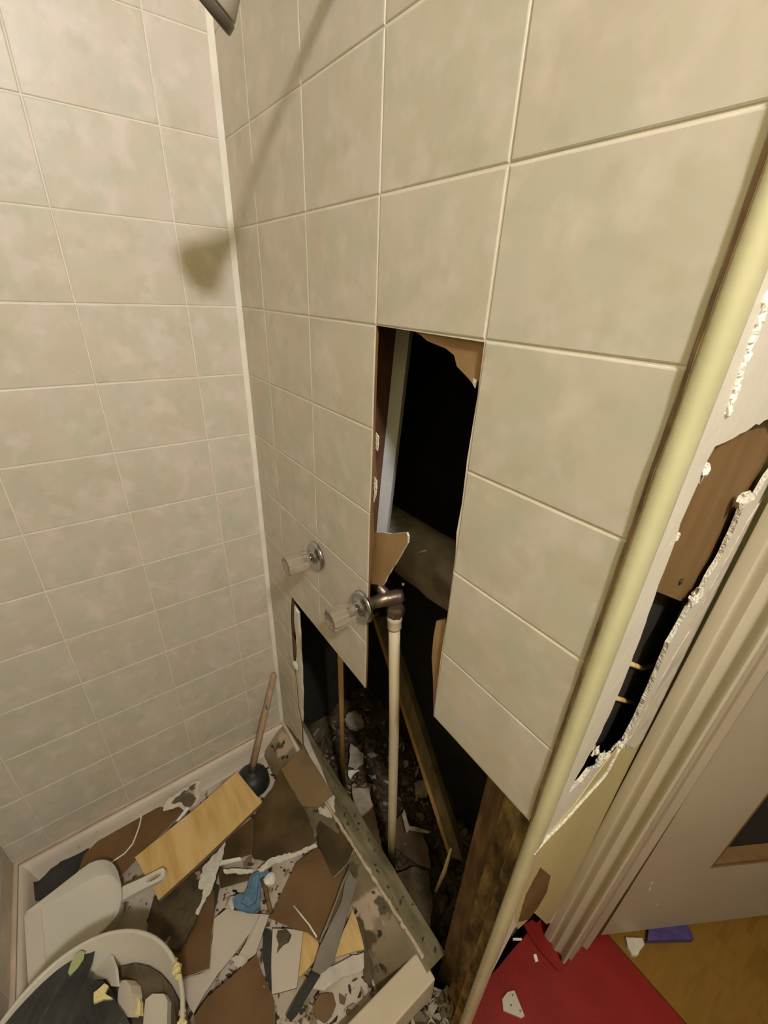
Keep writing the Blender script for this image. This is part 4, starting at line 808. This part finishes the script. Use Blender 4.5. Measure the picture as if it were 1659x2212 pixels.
# ---------------------------------------------------------------- plunger
pl = empty('plunger', (0.128, -0.176, 0.05), 'plunger with black rubber cup and wooden stick leaning into the corner', 'plunger')
PC = Vector((0.126, -0.176, 0.048)); PH = Vector((0.018, -0.022, 0.40)); PA = Vector((-0.12, 0.17, 0.97)).normalized()
lathe('cup', [(0.052, 0.0), (0.058, 0.001), (0.060, 0.006), (0.058, 0.014), (0.055, 0.030), (0.046, 0.046), (0.032, 0.056), (0.020, 0.060), (0.017, 0.064), (0.016, 0.078), (0.013, 0.082), (0.003, 0.082)], PC, PA, M_RUBBER, pl, 36)
tube('stick', [PC + PA * 0.076, PC.lerp(PH, 0.5) + Vector((0, 0, 0.02)), PH - Vector((0.0, 0, 0.012)), PH], [0.0105, 0.0105, 0.0105, 0.008], M_STICK, pl, 14)
q = (PC + PA * 0.076).lerp(PH, 0.66)
slab('blue_mark', [q + Vector((0.0112, -0.006, -0.02)), q + Vector((0.0118, -0.001, -0.008)), q + Vector((0.0112, -0.004, 0.02)), q + Vector((0.0105, -0.008, 0.01))], 0.001, M_BLUEP, pl, away=(-1, 0.3, 0))

# ---------------------------------------------------------------- dustpan
dp = empty('dustpan', (0.24, -0.70, 0.12), 'white plastic dustpan with a ribbed handle lying on the debris', 'dustpan')
A = Vector((0.150, -0.800, 0)); B = Vector((0.335, -0.790, 0)); ax = Vector((0.02, 0.99, 0)).normalized(); wv = (B - A).normalized()
mid = (A + B) / 2; W = (B - A).length; LEN = 0.215; ZD = 0.112
def dpan(u, w, z): return mid + ax * (u * LEN) + wv * (w * W / 2) + Vector((0, 0, ZD + z))
outl = []
ns = 40
for k in range(ns + 1):
    t = k / ns
    if t < 0.3: u, w = t / 0.3 * 0.62, -1.0
    elif t > 0.7: u, w = (1 - t) / 0.3 * 0.62, 1.0
    else:
        a = (t - 0.3) / 0.4 * math.pi; u = 0.62 + 0.38 * math.sin(a) ** 0.75; w = -math.copysign(abs(math.cos(a)) ** 0.75, math.cos(a))
    outl.append((u, w))
V = []; F = []
for (u, w) in outl:
    hgt = 0.006 + 0.055 * min(1, u / 0.75) ** 1.1
    c0 = 0.86
    V.append(dpan(0.02 + (u - 0.02) * 0.97, w * 0.90, 0.002 * u)); V.append(dpan(0.02 + (u - 0.02) * 0.985, w * 0.93, 0.25 * hgt)); V.append(dpan(u, w, hgt)); V.append(dpan(u * 1.012, w * 1.025, hgt - 0.002))
for k in range(ns):
    for j in range(3): F.append((k * 4 + j, (k + 1) * 4 + j, (k + 1) * 4 + j + 1, k * 4 + j + 1))
F.append(tuple(k * 4 for k in range(ns + 1)))
nb = len(V)
o = obj('pan', V, F, M_PLASTW, dp, True)
o.modifiers.new('solid', 'SOLIDIFY').thickness = 0.002
autosmooth(o, 0.9)
slab('lip', [dpan(-0.005, -0.93, 0.003), dpan(0.16, -0.90, 0.0035), dpan(0.16, 0.90, 0.0035), dpan(-0.005, 0.93, 0.003)], 0.002, mat('lip_plastic', [(0.72, 0.64, 0.55)], 0.35), dp)
hb = dpan(0.99, 0.30, 0.048); ht = Vector([(0.3029, -0.4756, 0.185)][0])
hd = (ht - hb).normalized(); hs = hd.cross(Vector((0, 0, 1))).normalized(); L = (ht - hb).length
hu = hs.cross(hd)
ho = []
for s, w in ((0.0, 0.017), (0.3, 0.015), (0.6, 0.014), (0.85, 0.015), (0.95, 0.0135), (1.0, 0.006)): ho.append((s, w))
pts = [hb + hd * (s * L) + hs * w for s, w in ho] + [hb + hd * (s * L) - hs * w for s, w in reversed(ho)]
hole_ = [hb + hd * (0.73 * L + 0.020 * math.cos(a)) + hs * 0.006 * math.sin(a) for a in [2 * math.pi * k / 14 for k in range(14)]]
slab('grip', pts, 0.012, M_PLASTW, dp, holes=[hole_])

# ---------------------------------------------------------------- bucket with rubbish
BC = Vector((0.625, -0.645, 0.05))
bu = empty('bucket', BC, 'pale plastic bucket of rubbish standing in front of the dustpan', 'bucket')
lathe('pail', [(0.003, 0.004), (0.132, 0.004), (0.136, 0.0), (0.140, 0.006), (0.1665, 0.335), (0.1725, 0.336), (0.1735, 0.348), (0.1705, 0.352), (0.1650, 0.350), (0.1375, 0.012), (0.003, 0.010)], BC, (0, 0, 1), M_PAIL, bu, 64)
h = Heap(); rnd = random.Random(9)
for a in (86, 88, 90, 92, 94, 84, 66, 64, 62, 60, 58, 56, 54):
    t = math.radians(a + 8); r = 0.168
    h.add(*blob_data((BC.x + r * math.cos(t), BC.y + r * math.sin(t), BC.z + 0.352 - rnd.uniform(0, 0.015)), rnd.uniform(0.005, 0.009), a, 1, (1, 1, 0.8), 0.8))
h.build('foam_residue', M_FOAM, bu)['kind'] = 'stuff'
piece('felt_sheet', [(0.4523, -0.6071, 0.3688), (0.4494, -0.6312, 0.3767), (0.4544, -0.6618, 0.3848), (0.4593, -0.6838, 0.3903), (0.4658, -0.705, 0.3952), (0.4767, -0.7173, 0.3965), (0.4866, -0.7387, 0.4007), (0.499, -0.7515, 0.4019), (0.5558, -0.7259, 0.3817), (0.6175, -0.6507, 0.3456), (0.6297, -0.5779, 0.321), (0.6061, -0.5775, 0.3261), (0.5701, -0.5904, 0.3379), (0.5388, -0.597, 0.3468), (0.5206, -0.6058, 0.3534), (0.5134, -0.62, 0.3593), (0.5, -0.6287, 0.3648), (0.4872, -0.6205, 0.3652), (0.4713, -0.6136, 0.3666)], 0.012, M_BLACKP, 'crumpled black felt sheet filling the left half of the bucket', 'felt sheet', 0.002, 71, warp=0.03)
piece('foam_bit', [(0.4692, -0.6384, 0.4029), (0.4667, -0.6288, 0.4006), (0.4729, -0.6229, 0.3975), (0.482, -0.6259, 0.3964), (0.4902, -0.6352, 0.3973), (0.4967, -0.6485, 0.3999), (0.4904, -0.6514, 0.4022), (0.4786, -0.6457, 0.4031)], 0.008, M_PALEG, 'pale green leaf shaped foam bit on the black felt sheet', 'foam bit', 0.001, 72)
piece('foam_bit', [(0.5446, -0.616, 0.3891), (0.5437, -0.6063, 0.3887), (0.5415, -0.5982, 0.3884), (0.5495, -0.5923, 0.3877), (0.5563, -0.5989, 0.3877), (0.573, -0.5883, 0.3863), (0.564, -0.6027, 0.3875), (0.5603, -0.6175, 0.3884)], 0.008, M_FOAM, 'yellow foam bits at the edge of the black felt sheet', 'foam bit', 0.002, 73, step=0.006)
piece('white_funnel', [(0.445, -0.6196, 0.3011), (0.4783, -0.5912, 0.3367), (0.5167, -0.5831, 0.3554), (0.5521, -0.5819, 0.3672), (0.538, -0.5936, 0.3524), (0.5106, -0.605, 0.3339), (0.4844, -0.6303, 0.3033), (0.4593, -0.6419, 0.2853)], 0.006, M_PLASTW, 'white plastic wedge standing at the back inside the bucket', 'plastic piece', 0.0005, 74)
piece('white_bottle', [(0.5261, -0.5823, 0.3198), (0.532, -0.5735, 0.3248), (0.5483, -0.5661, 0.3301), (0.565, -0.565, 0.3323), (0.5865, -0.5704, 0.3318), (0.5942, -0.5771, 0.3292), (0.5745, -0.5883, 0.3216), (0.5563, -0.5931, 0.3174), (0.5376, -0.5885, 0.3178)], 0.03, M_BOARDW, 'rounded white scrap in the middle of the bucket', 'plastic piece', 0.001, 75)
piece('yellow_scrap', [(0.5483, -0.5661, 0.3143), (0.5631, -0.5605, 0.316), (0.5819, -0.5546, 0.3177), (0.6023, -0.5582, 0.3167), (0.5896, -0.5716, 0.3126), (0.5725, -0.5711, 0.3128)], 0.010, M_FOAM, 'yellow stained foam right of the rounded white scrap in the bucket', 'foam bit', 0.002, 76)
piece('cream_scrap', [(0.5756, -0.5489, 0.2971), (0.576, -0.5352, 0.2998), (0.5916, -0.5152, 0.3038), (0.6066, -0.5115, 0.3046), (0.631, -0.5179, 0.3033), (0.6621, -0.5258, 0.3017), (0.6332, -0.5635, 0.2941), (0.5977, -0.5562, 0.2956)], 0.02, M_PAIL, 'cream rounded scrap at the right inside the bucket', 'plastic piece', 0.001, 77)
o = slab('dark_fill', [(BC.x + 0.150 * math.cos(a), BC.y + 0.150 * math.sin(a), 0.270 + 0.015 * math.sin(3 * a)) for a in [2 * math.pi * k / 30 for k in range(30)]], 0.03, M_FILTH, warp=0.03); tag(o, 'dark rubbish filling the bottom of the bucket', 'rubbish', kind='stuff')

# ---------------------------------------------------------------- things on the floors
tc_ = slab('tile_chip', [(0.9883, 0.1776, 0.0065), (0.9967, 0.1953, 0.0065), (1.019, 0.1881, 0.0065), (1.041, 0.1805, 0.0065), (1.039, 0.1715, 0.0065), (1.022, 0.1583, 0.0065), (1.003, 0.1436, 0.0065), (0.9886, 0.1569, 0.0065)], 0.006, M_BOARDW, rag=0.0006); tag(tc_, 'white tile chip with green specks lying on the red floor', 'tile chip')
for k, q in enumerate([(1, 0.1848, 0.0066), (1.029, 0.1782, 0.0066), (1.009, 0.1665, 0.0066)]):
    blob('speck', q, 0.0028, k, M_GREENM, tc_, 1, (1, 1, 0.3))
for q, lab in (([(0.9834, 0.2948, 0.004), (0.9867, 0.3027, 0.004), (0.9996, 0.2954, 0.004), (0.9963, 0.2875, 0.004)], 'small white crumb on the red floor below the torn flap'), ([(0.9288, 0.2727, 0.012), (0.9434, 0.2933, 0.012), (0.9465, 0.2893, 0.012), (0.932, 0.2688, 0.012)], 'thin white splinter at the edge of the red floor under the wall'), ([(0.9447, 0.0714, 0.004), (0.9466, 0.0796, 0.004), (0.9557, 0.0734, 0.004), (0.9527, 0.0664, 0.004)], 'white crumb on the red floor beside the yellow moulding')):
    o = slab('plaster_crumb', q, 0.004, M_CAULK, rag=0.0005, step=0.004); tag(o, lab, 'plaster crumb')
pb = empty('purple_box', (1.20, 0.70, 0.0), 'purple printed carton lying under the open door', 'carton')
pq = [(1.146, 0.6066, 0), (1.208, 0.7122, 0), (1.232, 0.6909, 0), (1.156, 0.5796, 0)]
slab('carton', [Vector(q) + Vector((0, 0, 0.022)) for q in pq], 0.022, M_PURPLE, pb)
o = slab('paper_wad', ragged([(1.116, 0.5404, 0.012), (1.145, 0.578, 0.012), (1.155, 0.5682, 0.012), (1.154, 0.5274, 0.012), (1.145, 0.5187, 0.012), (1.129, 0.5252, 0.012)], 0.008, 0.001, 3), 0.012, M_SKIM, warp=0.004); tag(o, 'grey white paper wad at the red floor edge under the door', 'paper wad')
